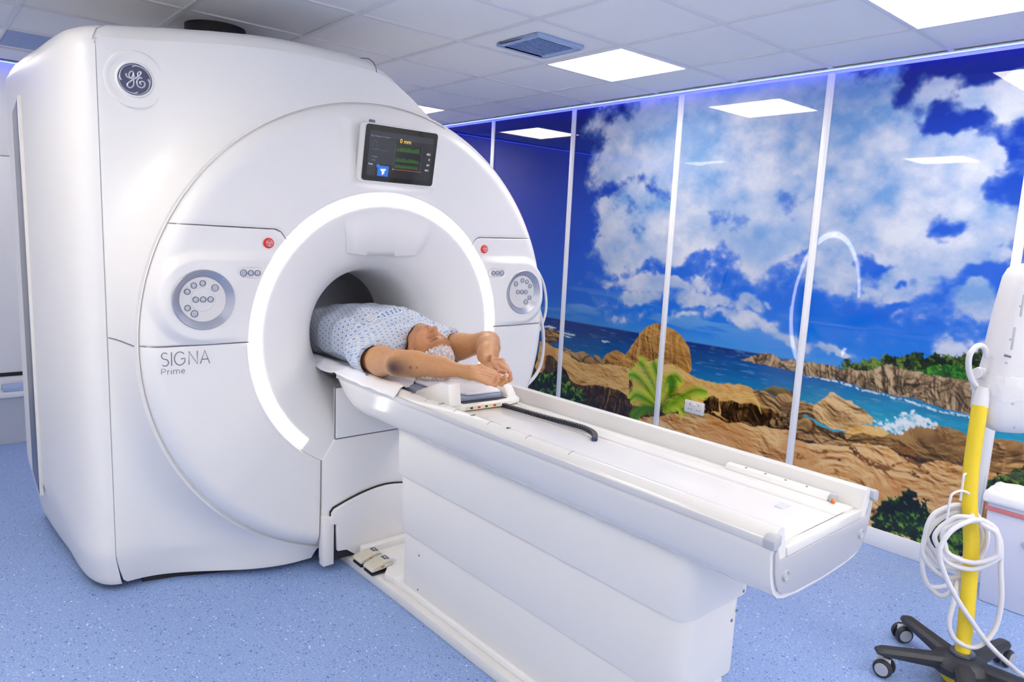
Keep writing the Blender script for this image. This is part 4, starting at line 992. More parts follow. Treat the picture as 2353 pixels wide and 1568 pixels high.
stroke_text('lettering', SIG, .7455, 1.0545, .0, .1795/4.2, .0535, .0019, M['ink'])
Pr = [[(0, 0), (0, 1)]+[(.3, 1)]+arcp(.32, .74, .27, .26, 90, -90, 8)+[(0, .48)], [(.86, 0), (.86, .68)], [(.86, .42)]+arcp(1.10, .42, .24, .27, 180, 80, 6), [(1.40, 0), (1.40, .68)], [(1.40, .93), (1.40, .97)],
      [(1.72, 0), (1.72, .68)], arcp(1.94, .44, .22, .25, 180, 0, 8)+[(2.16, 0)], arcp(2.38, .44, .22, .25, 180, 0, 8)+[(2.60, 0)], [(2.90, .36), (3.40, .36)]+arcp(3.15, .34, .26, .35, 0, 320, 14)]
stroke_text('lettering', Pr, .7455, 1.0205, .0, .0845/3.4, .0225, .0011, M['ink'])

# cables and latch hanging behind the disc on the right
def dcab(name, pts, r, m, label):
    return MB().tube(spline(pts, 8), r, 10).obj(name, m, mri)
dcab('side_cable', [(2.60, 3.22, 1.53), (2.86, 3.22, 1.50), (2.98, 3.22, 1.42), (3.055, 3.22, 1.31), (3.08, 3.22, 1.17), (3.04, 3.22, 1.05), (2.96, 3.22, .985), (2.86, 3.22, .97), (2.62, 3.22, .96)], .0085, M['cable'], '')
dcab('side_cable', [(2.62, 3.18, 1.44), (2.86, 3.18, 1.40), (2.93, 3.18, 1.27), (3.0, 3.18, 1.13), (3.035, 3.18, .97), (3.02, 3.18, .82), (2.95, 3.18, .73), (2.86, 3.18, .70), (2.55, 3.18, .69)], .011, M['cable'], '')
dcab('side_cable', [(2.60, 3.25, 1.48), (2.86, 3.25, 1.46), (2.93, 3.25, 1.33), (2.965, 3.25, 1.18), (2.97, 3.25, 1.02), (2.90, 3.25, .92), (2.64, 3.25, .90)], .008, M['black'], '')
MB().box((2.735, 3.05, .70), (2.79, 3.09, .83)).obj('latch', M['gloss'], mri, .01)
MB().cyl((2.775, 3.045, .72), (2.775, 3.045, .81), .007, 10).obj('latch_handle', M['offwhite'], mri)

# black quench pipe between scanner and ceiling
t = thing('quench_pipe', 'short round black duct on the ceiling above the scanner', 'duct', (1.33, 4.0, 2.40))
MB().lathe([(.185, 0), (.185, .05), (.15, .055), (.15, .27)], (1.33, 4.02, 2.352+.12), (0, 0, 1), 48).lathe([(0, 0), (.185, 0)], (1.33, 4.02, 2.472), (0, 0, 1), 48).obj('pipe', M['black'], t)
# ------------------------------------------------------------------ patient table
tb = thing('patient_table', 'long white patient table running from the scanner bore towards the camera', 'table', (XC, 1.9, 0))
X = lambda x: XC+x
YN, YE = .75, 2.875
# tub of the cradle: outer profile (half), mirrored
half = [(-.278, .944), (-.276, .925), (-.268, .88), (-.257, .845), (-.243, .822), (-.222, .805), (-.190, .795), (-.12, .788), (0, .785)]
sec = half+[(-x, z) for x, z in half[-2::-1]]
inner = [(.268, .962), (.262, .972), (.246, .984), (.232, .986), (.222, .980), (.214, .955), (.206, .930), (.198, .926)]
top = [(x, z) for x, z in inner]+[(-x, z) for x, z in inner[::-1]]
full = sec+top
def tub():
    ys = [YN, YN+.004, YN+.012, 1.0, 1.6, 2.2, 2.70, 2.78, 2.82, 2.85, 2.868, YE]
    rows = []
    for y in ys:
        e = max(0, (y-2.74)/(YE-2.74)); lift = .125*(1-math.sqrt(max(0, 1-e*e))) if e > 0 else 0
        row = []
        for i, (x, z) in enumerate(full):
            zz = z
            if i < len(sec): zz = .944-(.944-z)*(1-lift/.165)
            s_ = .996 if y == YN else 1
            row.append((X(x*s_), y, zz))
        rows.append(row)
    n = len(full); V = [p for r in rows for p in r]
    F = [(i*n+k, i*n+(k+1) % n, (i+1)*n+(k+1) % n, (i+1)*n+k) for i in range(len(rows)-1) for k in range(n)]
    mb = MB().add(V, F); L = (len(rows)-1)*n
    mb.f.append(tuple(range(n))); mb.f.append(tuple(L+k for k in range(n))[::-1])
    return mb
tub().obj('cradle', M['gloss'], tb, angle=40)
for sd in (-1, 1):
    MB().box((X(sd*.2775)-.0055, YN+.002, .9455), (X(sd*.2775)+.0055, YE+.012, .9665)).obj('side_rail', M['grey'], tb, .003)
    # end caps of the rails
    c = MB().prism([(sd*.2846, .944), (sd*.2846, .966), (sd*.272, .975), (sd*.250, .975), (sd*.250, .953), (sd*.268, .942)], lambda p, d: (X(p[0]), d, p[1]), YN-.012, YN+.018)
    c.obj('rail_cap', M['endgrey'], tb, .003)
# grey end plate with a white lip
pl = [(-.252, .942), (-.237, .905), (.237, .905), (.252, .942), (.262, .925), (.254, .88), (.243, .848), (.228, .826), (.205, .812), (.15, .802), (0, .797), (-.15, .802), (-.205, .812), (-.228, .826), (-.243, .848), (-.254, .88), (-.262, .925)]
ep = MB().prism(pl, lambda p, d: (X(p[0]), d, p[1]), YN-.006, YN+.004).obj('end_plate', M['endgrey'], tb, .0015)
for sd in (-1, 1):
    MB().lathe([(.0, .002), (.0095, .003), (.0115, .0055), (.0135, .003), (.014, -.001)], (X(sd*.205), YN-.006, .862), (0, -1, 0), 24).obj('bolt', M['endgrey'], ep)
# moving board with grooves, near-end lip
bd_ = MB()
bp = [(-.196, .926), (-.196, .934), (-.150, .934), (-.147, .9315), (-.141, .9315), (-.138, .934), (.060, .934), (.064, .928), (.096, .928), (.100, .934), (.150, .934), (.153, .9315), (.159, .9315), (.162, .934), (.196, .934), (.196, .926)]
bd_.prism(bp, lambda p, d: (X(p[0]), d, p[1]), YN+.019, 2.86)
bd_.obj('board', M['gloss'], tb, .0012)
MB().prism([(-.2, .905), (.2, .905), (.205, .93), (-.205, .93)], lambda p, d: (X(p[0]), d, p[1]), YN-.004, YN+.02).obj('end_lip', M['gloss'], tb, .003)
# long accessory bar by the far wall, clip and label
ab = MB().prism([(.172, .934), (.200, .934), (.204, .952), (.182, .950)], lambda p, d: (X(p[0]), d, p[1]), .83, 1.16).obj('accessory_bar', M['white'], tb, .003)
for k in range(4): MB().cyl((X(.190), .90+k*.065, .9505), (X(.190), .90+k*.065, .9528), .0035, 10).obj('screw', M['chrome'], ab)
MB().box((X(.172), .812, .934), (X(.190), .828, .958)).obj('clip', M['endgrey'], tb, .003)
MB().cyl((X(.165), .808, .938), (X(.18), .822, .945), .004, 10).obj('clip_pin', M['orange'], tb)
MB().box((X(.006), .872, .9342), (X(.05), .898, .9362)).obj('latch_plate', M['button'], tb, .001)
# scale marks on the near rail
mk = MB()
rail_pt = lambda x, y: (X(x), y, float(np.interp(x, [-.262, -.246, -.232, -.222], [.972, .984, .986, .980]))+.0004)
for y in (2.208, 2.02, 1.824, 1.625, 1.43): mk.tube([rail_pt(x, y) for x in (-.254, -.250, -.244, -.238, -.232, -.226)], .0009, 5)
mk.obj('scale_tick', M['ink'], tb)
for s_, y in (('1', 2.318), ('2', 2.120), ('3', 1.926), ('4', 1.732)):
    text('scale_number', s_, (X(-.247), y+.008, .9866), (0, -1, 0), (1, 0, .0), .030, M['blackink'], tb, .0004)
# pedestal of three telescoping tiers
def rbox(name, x0, x1, y0, y1, z0, z1, r, bev=.004, seam=True):
    pts = rrect(x0, y0, x1, y1, r, 8)
    return MB().prism(pts, lambda p, d: (p[0], p[1], d), z0, z1).obj(name, M['offwhite'], tb, bev, angle=30)
rbox('upper_tier', 1.570, 1.926, 1.02, 2.555, .586, .84, .065)
rbox('middle_tier', 1.589, 1.907, 1.036, 2.548, .326, .65, .065)
lt = rbox('lower_tier', 1.604, 1.892, 1.052, 2.542, .06, .40, .065)
def screw_(p, n): MB().lathe([(0, .0015), (.0045, .001), (.0055, -.001)], p, n, 12).obj('screw', M['chrome'], tb)
for p in ((1.6035, 2.38, .249), (1.6035, 2.383, .09)): screw_(p, (-1, 0, 0))
for x, z, y in ((1.862, .60, 1.019), (1.862, .530, 1.035), (1.838, .505, 1.035), (1.845, .31, 1.051)): screw_((x, y, z), (0, -1, 0))
# base plate, plinth and the curved head plate by the scanner
MB().prism([(-.190, 1.15), (-.190, 2.50), (-.196, 3.03), (.196, 3.03), (.190, 2.50), (.190, 1.15)], lambda p, d: (X(p[0]), p[1], d), 0.0, .046).obj('base_plate', M['gloss'], tb, .006)
MB().box((X(-.158), 1.10, .045), (X(.158), 2.575, .072)).obj('base_plinth', M['white'], tb, .008)
MB().prism([(-.172, 2.62), (-.10, 2.70), (-.085, 2.96), (-.155, 3.0), (.155, 3.0), (.17, 2.62), (.158, 2.56), (-.158, 2.56)], lambda p, d: (X(p[0]), p[1], d), .045, .074).obj('base_step', M['gloss'], tb, .008)
hp = [(-.150, .045), (-.215, .095), (-.262, .10), (-.268, .235), (-.290, .24), (-.290, .292), (-.275, .310)]+[(x, .372-.062*(abs(x)/.275)**1.7) for x in np.linspace(-.25, .25, 21)]+[(.275, .310), (.290, .292), (.290, .24), (.268, .235), (.262, .10), (.215, .095), (.150, .045)]
MB().prism(hp, lambda p, d: (X(p[0]), d, p[1]), 2.893, 2.915).obj('head_plate', M['white'], tb, .004)
hb = [(-x, z+.006) for x, z in hp if z > .28]
MB().prism([(-.294, .05), (-.294, .297), (-.278, .316)]+[(x, .378-.062*(abs(x)/.275)**1.7) for x in np.linspace(-.25, .25, 21)]+[(.278, .316), (.294, .297), (.294, .05)], lambda p, d: (X(p[0]), d, p[1]), 2.914, 2.9195).obj('head_plate_gap', M['dark'], tb)
MB().prism([(-.165, 2.84), (-.150, 2.895), (.150, 2.895), (.165, 2.84)], lambda p, d: (X(p[0]), p[1], d), .045, .105).obj('head_plate_foot', M['gloss'], tb, .012)
MB().prism([(X(-.10), 2.70), (X(-.055), 2.70), (X(-.055), 2.73), (X(-.10), 2.73)], lambda p, d: (p[0], p[1], d), .0742, .0748).obj('rating_label', M['button'], tb)
MB().prism([(X(-.115), 2.755), (X(-.09), 2.755), (X(-.09), 2.785), (X(-.115), 2.785)], lambda p, d: (p[0], p[1], d), .0742, .0752).obj('small_label', M['label'], tb)
MB().lathe([(0, .0014), (.005, .0012), (.0065, 0)], (X(-.103), 2.770, .0752), (0, 0, 1), 14).obj('label_mark', M['blackink'], tb)
# two foot pedals
def pedal(y0):
    L_, W_ = .105, .078
    x0, x1 = 1.548, 1.548+L_
    pd = MB().box((x0-.004, y0, .047), (x1, y0+W_, .060)).obj('foot_pedal', M['black'], tb, .004)
    prof = [(x0-.008, .072), (x0-.004, .064), (x1-.004, .070), (x1+.004, .094), (x1-.02, .101), (x0+.055, .098), (x0+.004, .082)]
    cv_ = MB().prism(prof, lambda p, d: (p[0], d, p[1]), y0-.003, y0+W_+.003).obj('pedal_cover', M['beige'], pd, .005)
    rib = MB()
    for k in range(9):
        x = x0+.008+k*.0068; z = float(np.interp(x, [x0+.004, x0+.055, x1-.02], [.082, .098, .101]))
        rib.box((x-.0013, y0+.006, z-.003), (x+.0013, y0+W_-.006, z+.0011))
    rib.obj('pedal_rib', M['beige'], cv_)
    MB().box((x1-.030, y0+.022, .0985), (x1-.006, y0+W_-.020, .1018)).obj('arrow_plate', M['logo_blue'], cv_)
    ar = MB(); cx_, cy_ = x1-.018, y0+W_/2
    ar.add([(cx_-.002, cy_-.009, .1022), (cx_+.002, cy_-.009, .1022), (cx_+.002, cy_+.002, .1022), (cx_+.006, cy_+.002, .1022), (cx_, cy_+.009, .1022), (cx_-.006, cy_+.002, .1022), (cx_-.002, cy_+.002, .1022)], [(0, 1, 2, 3, 4, 5, 6)])
    ar.obj('arrow', M['label'], cv_, smooth=False)
    yf = y0-.0036
    MB().box((x0+.042, yf, .077), (x0+.060, yf+.003, .085)).obj('orange_sticker', M['orange'], cv_)
    MB().box((x0+.062, yf, .079), (x1-.004, yf+.003, .088)).obj('white_sticker', M['label'], cv_)
pedal(2.775); pedal(2.672)

# head coil holder resting on the board
hc = thing('head_coil_holder', 'white head coil holder with a raised upright under the hands', 'head coil', (X(0), 2.3, .934))
zb = .9365
MB().prism([(-.180, 2.20), (-.12, 2.135), (.085, 2.12), (.175, 2.14), (.192, 2.18), (.192, 2.52), (-.190, 2.52), (-.190, 2.22)], lambda p, d: (X(p[0]), p[1], d), zb, zb+.022).obj('base', M['white'], hc, .006)
MB().prism([(2.40, zb+.020), (2.395, zb+.036), (2.215, 1.046), (2.165, 1.046), (2.150, zb+.020)], lambda p, d: (X(d), p[0], p[1]), -.178, -.118).obj('upright', M['white'], hc, .008)
MB().prism([(2.46, zb+.020), (2.46, zb+.045), (2.33, 1.005), (2.20, 1.000), (2.165, zb+.020)], lambda p, d: (X(d), p[0], p[1]), .135, .185).obj('upright', M['white'], hc, .010)
MB().prism([(-.175, 2.57), (-.175, 2.34), (-.09, 2.19), (.10, 2.17), (.16, 2.30), (.16, 2.57)], lambda p, d: (X(p[0]), p[1], d), zb+.024, zb+.040).obj('coil_plate', M['bluegrey'], hc, .004)
MB().prism([(-.11, 2.57), (-.105, 2.33), (-.05, 2.205), (.11, 2.19), (.145, 2.29), (.15, 2.57)], lambda p, d: (X(p[0]), p[1], d), zb+.0405, zb+.0515).obj('coil_pad', M['sheet'], hc, .006)
MB().prism([(-.105, 2.20), (-.10, 2.162), (.06, 2.150), (.12, 2.158), (.12, 2.20)], lambda p, d: (X(p[0]), p[1], d), zb+.0221, zb+.0245).obj('inner_dark_tray', M['charcoal'], hc)  # thin charcoal tray set on the holder base
lb = MB().prism([(-.112, zb+.003), (.055, zb+.003), (.055, zb+.018), (-.112, zb+.018)], lambda p, d: (X(p[0]), 2.1335-.0735*(p[0]+.12)+d, p[1]), -.0012, .004).obj('symbol_label', M['cream'], hc)
for k, xx_ in enumerate((-.085, -.050, -.015, .025)):
    MB().box((X(xx_)-.006, 2.1335-.0735*(xx_+.12)-.0022, zb+.007), (X(xx_)+.006, 2.1335-.0735*(xx_+.12)+.002, zb+.0145)).obj('label_symbol', M['redbtn'] if k % 2 else M['blackink'], lb)
hs = MB().prism(rrect(X(.11), 2.30, X(.255), 2.40, .03, 6), lambda p, d: (p[0], p[1], d), .985, 1.015)
tag(hs.obj('arm_pad', M['sheet'], None, .010), 'small white rounded pad behind the fingertips on the far table edge', 'pad')

# cable chain lying in the groove
ch = thing('cable_chain', 'black segmented cable chain lying in the groove of the table board', 'cable chain', (X(.08), 1.9, .93))
path = [(X(.078), 2.20-.001*k, .9385) for k in range(0, 1)]
pts = spline([(X(.072), 2.21, .942), (X(.075), 2.05, .942), (X(.083), 1.88, .944), (X(.088), 1.76, .948), (X(.086), 1.68, .950), (X(.072), 1.625, .947), (X(.050), 1.597, .941), (X(.030), 1.585, .937)], 9)
acc = 0.; last = None; k = 0
dens = []
for i in range(len(pts)-1):
    for j in range(4): dens.append(pts[i].lerp(pts[i+1], j/4))
step = .0125; prev = dens[0]; 
lk = [dens[0]]
for p in dens:
    if (p-lk[-1]).length >= step: lk.append(p)
for i in range(len(lk)-1):
    a, b_ = lk[i], lk[i+1]; t_ = (b_-a).normalized(); s_ = Vector((-t_.y, t_.x, 0)).normalized()*.0095; u_ = Vector((0, 0, .0075)); c_ = (a+b_)/2; h_ = t_*step*.40
    mb = MB(); vs = []
    for q in (-1, 1):
        for w_ in ((-1, -1), (1, -1), (1, 1), (-1, 1)): vs.append(c_+h_*q+s_*w_[0]+u_*w_[1])
    mb.add(vs, [(3, 2, 1, 0), (4, 5, 6, 7), (0, 1, 5, 4), (1, 2, 6, 5), (2, 3, 7, 6), (3, 0, 4, 7)])
    mb.obj('chain_link', M['charcoal'], ch, .0012)
MB().tube([p+Vector((0, 0, .0)) for p in dens], .0055, 8).obj('chain_core', mat('chain_blue', lin(30, 60, 150), .5, noise=.1), ch)

# white sheet over the mattress, one corner over the near rail
ma = MB().prism(rrect(X(-.20), 2.58, X(.20), 4.2, .03), lambda p, d: (p[0], p[1], d), .936, .962).obj('mattress', M['offwhite'], None, .012)
tag(ma, 'thin white mattress under the sheet inside the bore', 'mattress')
nu, nv = 70, 120
U, V_ = np.meshgrid(np.linspace(0, 1, nu), np.linspace(0, 1, nv), indexing='ij')
yfront = np.interp(U[:, :1], [0, .10, .35, .6, .8, 1.], [2.375, 2.40, 2.52, 2.47, 2.42, 2.40])
Yg = yfront+(3.7-yfront)*V_**1.25
wl = .292*np.ones_like(Yg)
Xg = -wl+(wl+.285)*U
def base_z(x):
    return np.interp(x, [-.30, -.288, -.280, -.268, -.25, -.225, -.20, -.15, .15, .20, .225, .25, .28], [.952, .962, .968, .975, .989, .990, .976, .970, .970, .974, .985, .989, .975])
n_ = np.array([[0]])
fz_ = (vnoise(Xg*9+3, Yg*7+2, 5)-.5)*.016+(vnoise(Xg*22+1, Yg*16, 6)-.5)*.011+np.maximum(0, 1-abs((Xg*1.2+Yg*.6-1.42+.05*np.sin(Yg*9)))/.02)*.006
Zg = base_z(Xg)+.0045+np.maximum(fz_, -.003)
# front part climbs over the coil pad
Zg = np.maximum(Zg, np.where((Yg < 2.64) & (Xg > -.12) & (Xg < .17), .9915, 0))
lim = np.where((V_ < .02), -.002, 0); Zg = Zg+lim
P_ = np.stack([Xg+XC, Yg, Zg], -1).reshape(-1, 3)
I_ = np.arange(nu*nv).reshape(nu, nv)
Fs = np.stack([I_[:-1, :-1], I_[1:, :-1], I_[1:, 1:], I_[:-1, 1:]], -1).reshape(-1, 4)
shm = np_mesh('bed_sheet', P_, Fs)
so = link('bed_sheet', shm, M['sheet'])
sd_ = so.modifiers.new('thick', 'SOLIDIFY'); sd_.thickness = .0022; sd_.offset = 1
tag(so, 'crumpled white sheet under the patient with a corner over the table rail', 'sheet')
# ------------------------------------------------------------------ patient: one continuous body surface from blended volumes
class Field:
    def __init__(s, lo, hi, h):
        s.lo = np.array(lo, float); s.h = h
        s.n = tuple(int(math.ceil((b-a)/h))+1 for a, b in zip(lo, hi))
        s.D = np.full(s.n, .05, np.float32)
    def block(s, lo, hi):
        a = [max(0, int((l-o)/s.h)-1) for l, o in zip(lo, s.lo)]; b = [min(n, int((u-o)/s.h)+3) for u, o, n in zip(hi, s.lo, s.n)]
        if any(q <= p for p, q in zip(a, b)): return None
        g = [(s.lo[k]+s.h*np.arange(a[k], b[k])).astype(np.float32) for k in range(3)]
        return tuple(slice(p, q) for p, q in zip(a, b)), g[0][:, None, None], g[1][None, :, None], g[2][None, None, :]
    def blend(s, fn, lo, hi, k, mode='add', pad=.02):
        r = s.block(np.array(lo)-pad, np.array(hi)+pad)
        if r is None: return
        sl, x, y, z = r; d = fn(x, y, z).astype(np.float32); D = s.D[sl]
        if mode == 'add':
            hh = np.clip(.5+.5*(D-d)/k, 0, 1) if k > 0 else (d < D).astype(np.float32)
            s.D[sl] = D*(1-hh)+d*hh-(k*hh*(1-hh) if k > 0 else 0)
        else:
            hh = np.clip(.5-.5*(D+d)/k, 0, 1); s.D[sl] = D*(1-hh)-d*hh+k*hh*(1-hh)
def cone(a, b, ra, rb):
    a = np.array(a, np.float32); b = np.array(b, np.float32); v = b-a; L2 = float(v@v)+1e-12
    def f(x, y, z):
        t = np.clip(((x-a[0])*v[0]+(y-a[1])*v[1]+(z-a[2])*v[2])/L2, 0, 1)
        return np.sqrt((x-a[0]-t*v[0])**2+(y-a[1]-t*v[1])**2+(z-a[2]-t*v[2])**2)-(ra+(rb-ra)*t)
    r = max(ra, rb); return f, np.minimum(a, b)-r, np.maximum(a, b)+r
def ellip(c, r, fr=None):
    c = np.array(c, np.float32); A = np.eye(3) if fr is None else np.array(fr); rm = min(r)
    def f(x, y, z):
        dx, dy, dz = x-c[0], y-c[1], z-c[2]
        q = [(A[i][0]*dx+A[i][1]*dy+A[i][2]*dz)/r[i] for i in range(3)]
        l = np.sqrt(q[0]**2+q[1]**2+q[2]**2); g = np.sqrt((q[0]/r[0])**2+(q[1]/r[1])**2+(q[2]/r[2])**2)
        return l*(l-1)/(g+1e-6)
    R = max(r); return f, c-R, c+R
def add(F, prim, k=.01, mode='add', pad=.02): F.blend(prim[0], prim[1], prim[2], k, mode, max(pad, k+.012))
def chain(F, pts, rs, k): 
    for i in range(len(pts)-1): add(F, cone(pts[i], pts[i+1], rs[i], rs[i+1]), k)
def nets(F, iso=0.):
    D = F.D-iso; s = D < 0; n = D.shape
    c = np.zeros(tuple(q-1 for q in n), np.int8); offs = [(i, j, k) for i in (0, 1) for j in (0, 1) for k in (0, 1)]
    for o in offs: c += s[o[0]:n[0]-1+o[0], o[1]:n[1]-1+o[1], o[2]:n[2]-1+o[2]]
    act = np.argwhere((c > 0) & (c < 8)); idx = np.full(c.shape, -1, np.int32); idx[act[:, 0], act[:, 1], act[:, 2]] = np.arange(len(act))
    val = {o: D[act[:, 0]+o[0], act[:, 1]+o[1], act[:, 2]+o[2]] for o in offs}
    P = np.zeros((len(act), 3)); cnt = np.zeros(len(act))
    for a in offs:
        for ax in range(3):
            if a[ax]: continue
            b = list(a); b[ax] = 1; b = tuple(b); d0, d1 = val[a], val[b]; m = (d0 < 0) != (d1 < 0)
            t = d0/(d0-d1+1e-20); p = np.array(a, float)[None]+np.zeros((len(act), 3)); p[:, ax] += t
            P[m] += p[m]; cnt[m] += 1
    V = F.lo+(act+P/cnt[:, None])*F.h
    Q = []
    for ax in range(3):
        sh = [slice(None)]*3; s0 = list(sh); s1 = list(sh); s0[ax] = slice(0, n[ax]-1); s1[ax] = slice(1, n[ax])
        A, B = s[tuple(s0)], s[tuple(s1)]; e = np.argwhere(A != B); u, w = (ax+1) % 3, (ax+2) % 3
        ok = (e[:, u] > 0) & (e[:, w] > 0) & (e[:, u] < n[u]-1) & (e[:, w] < n[w]-1); e = e[ok]
        def cell(du, dw):
            q = e.copy(); q[:, u] -= du; q[:, w] -= dw; return idx[q[:, 0], q[:, 1], q[:, 2]]
        quad = np.stack([cell(1, 1), cell(0, 1), cell(0, 0), cell(1, 0)], -1); flip = ~A[e[:, 0], e[:, 1], e[:, 2]]
        quad[flip] = quad[flip][:, ::-1]; Q.append(quad)
    Q = np.vstack(Q); Q = Q[(Q >= 0).all(1)]
    return V, Q

HC = np.array([1.744, 2.552, 1.090]); ha, hy_ = .394, .08
_up = np.array([0, -math.cos(ha), -math.sin(ha)]); _fw = np.array([0, -math.sin(ha), math.cos(ha)]); _rt = np.array([1., 0, 0])
HF = math.cos(hy_)*_fw+math.sin(hy_)*_rt; HR = math.cos(hy_)*_rt-math.sin(hy_)*_fw; HU = _up
FRM = np.stack([HR, HU, HF])
hd = lambda a, b, c: HC+a*HR+b*HU+c*HF
def head(F):
    E = lambda c, r, k, mode='add': add(F, ellip(hd(*c), r, FRM), k, mode)
    K = lambda pts, rs, k, mode='add': [add(F, cone(hd(*pts[i]), hd(*pts[i+1]), rs[i], rs[i+1]), k, mode) for i in range(len(pts)-1)]
    E((0, .036, -.014), (.0775, .090, .096), .02)
    E((0, -.03, .030), (.066, .090, .066), .03)
    E((0, -.098, .060), (.032, .025, .026), .03)
    for s in (-1, 1):
        K([(s*.060, -.05, -.005), (s*.046, -.085, .030), (s*.016, -.108, .062)], [.018, .017, .018], .025)
        E((s*.043, -.030, .062), (.027, .028, .026), .025)
        E((s*.058, .0, .045), (.018, .03, .03), .03)
    E((0, -.062, .078), (.034, .026, .022), .022)
    K([(-.046, .030, .072), (-.02, .031, .085), (.02, .031, .085), (.046, .030, .072)], [.013, .0155, .0155, .013], .018)
    for s in (-1, 1): E((s*.032, .008, .094), (.020, .0135, .016), .014, 'sub')
    for s in (-1, 1): E((s*.031, .007, .0745), (.0172, .0135, .0135), .006)
    K([(0, .022, .088), (0, -.002, .101), (0, -.022, .1115)], [.0095, .0095, .0115], .012)
    E((0, -.0265, .1135), (.0145, .0120, .0125), .008)
    for s in (-1, 1): E((s*.0145, -.0285, .1015), (.0092, .0092, .0110), .006)
    for s in (-1, 1): E((s*.007, -.0375, .1065), (.0042, .0036, .004), .004, 'sub')
    K([(-.024, -.0620, .0885), (-.009, -.0565, .0985), (0, -.0578, .0985), (.009, -.0565, .0985), (.024, -.0620, .0885)], [.0035, .0060, .0058, .0060, .0035], .005)
    K([(-.022, -.0640, .0885), (0, -.0710, .0970), (.022, -.0640, .0885)], [.0035, .0072, .0035], .005)
    K([(-.025, -.0635, .0945), (0, -.0640, .1065), (.025, -.0635, .0945)], [.0012, .0016, .0012], .003, 'sub')
    for s in (-1, 1):
        E((s*.0785, -.010, -.012), (.0085, .031, .019), .008)
        E((s*.087, -.006, -.006), (.0045, .018, .010), .006, 'sub')
        K([(s*.080, .018, -.012), (s*.084, .020, -.020), (s*.084, .0, -.029), (s*.080, -.028, -.016)], [.0045, .0048, .0045, .0055], .004)
NSH, NEL, NWR = (1.575, 2.775, 1.045), (1.490, 2.400, 1.096), (1.646, 2.146, 1.090)
FSH, FEL, FWR = (1.925, 2.800, 1.055), (2.026, 2.492, 1.131), (1.833, 2.252, 1.097)
def arms(F):
    chain(F, [NSH, (1.535, 2.60, 1.068), NEL], [.070, .059, .0465], .04)
    chain(F, [NEL, (1.530, 2.330, 1.101), (1.585, 2.245, 1.099), NWR], [.0455, .0425, .0335, .0255], .05)
    chain(F, [FSH, (1.975, 2.64, 1.093), FEL], [.070, .058, .0465], .04)
    chain(F, [FEL, (1.965, 2.415, 1.124), (1.90, 2.335, 1.110), FWR], [.0450, .0440, .0370, .0290], .05)
    pass
def hand(F, W, mcps, fingers, thumb, thick=.0125):
    G = Field(np.min([W]+mcps+[p for f in fingers for p in f]+thumb, 0)-.045, np.max([W]+mcps+[p for f in fingers for p in f]+thumb, 0)+.045, F.h)
    off = np.round((G.lo-F.lo)/F.h); G.lo = F.lo+off*F.h
    add(G, cone(W, W, .0255, .0255), .0)
    for i, m in enumerate(mcps):
        w = np.array(W); m = np.array(m); add(G, cone(w+(m-w)*.12, m, .017, thick-.0006*(i > 2)), .014)
    th = [np.array(p) for p in thumb]
    add(G, cone(np.array(W)*.6+th[0]*.4, th[1], .019, .0155), .014)
    # each finger in its own field so that neighbours stay apart
    H = np.full(G.n, .05, np.float32)
    for i, f in enumerate(list(fingers)+[thumb[1:]]):
        T = Field(G.lo, G.lo+(np.array(G.n)-1)*G.h, G.h); T.D = np.full(G.n, .05, np.float32)
        sc = (1.0, 1.02, .97, .86, 1.0)[i]
        rs = [.0108*sc, .0097*sc, .0086*sc, .0070*sc] if i < 4 else [.0140, .0112, .0088]
        f = [np.array(p) for p in f]
        for j in range(len(f)-1): add(T, cone(f[j], f[j+1], rs[j], rs[j+1]), .004)
        H = np.minimum(H, T.D)
    k = .007; hh = np.clip(.5+.5*(G.D-H)/k, 0, 1); D = G.D*(1-hh)+H*hh-k*hh*(1-hh)
    a = off.astype(int); b = a+np.array(G.n)
    lo_ = np.maximum(a, 0); hi_ = np.minimum(b, F.n); s1 = tuple(slice(p, q) for p, q in zip(lo_, hi_)); s2 = tuple(slice(p-o, q-o) for p, q, o in zip(lo_, hi_, a))
    D1 = F.D[s1]; D2 = D[s2]
    dW = 0.022; hh = np.clip(.5+.5*(D1-D2)/dW, 0, 1)
    X_ = (F.lo[0]+F.h*np.arange(lo_[0], hi_[0]))[:, None, None]; Y_ = (F.lo[1]+F.h*np.arange(lo_[1], hi_[1]))[None, :, None]; Z_ = (F.lo[2]+F.h*np.arange(lo_[2], hi_[2]))[None, None, :]
    near = np.sqrt((X_-W[0])**2+(Y_-W[1])**2+(Z_-W[2])**2) < .045
    F.D[s1] = np.where(near, D1*(1-hh)+D2*hh-dW*hh*(1-hh), np.minimum(D1, D2))
hb_ = .0023
BF = Field((1.405, 1.975, .955), (2.095, 3.42, 1.275), hb_)
def torso_d(x, y, z, grow=0.):
    w = np.interp(y, [2.62, 2.72, 2.85, 3.0, 3.3, 3.6, 4.0], [.15, .19, .212, .225, .232, .222, .205]).astype(np.float32)+grow
    zt_ = np.interp(y, [2.62, 2.70, 2.78, 2.86, 2.94, 3.1, 3.3, 3.6, 4.0], [1.115, 1.155, 1.198, 1.228, 1.244, 1.240, 1.222, 1.170, 1.12]).astype(np.float32)+grow
    zb_ = .966-grow*.4; zc = (zt_+zb_)/2; hh = (zt_-zb_)/2
    q = (np.abs((x-1.747)/w)**2.4+np.abs((z-zc)/hh)**2.4)**(1/2.4)
    return (q-1)*np.minimum(w, hh)*.9
bl = BF.block((1.46, 2.68, .955), (2.04, 3.42, 1.275)); sl, x_, y_, z_ = bl
d_ = torso_d(x_, y_, z_, -.016); d_ = np.maximum(d_, (2.74-y_)*.6)
BF.D[sl] = np.minimum(BF.D[sl], d_)
arms(BF)
chain(BF, [hd(0, -.045, -.030), (1.745, 2.70, 1.066), (1.745, 2.82, 1.075)], [.060, .062, .085], .03)
head(BF)
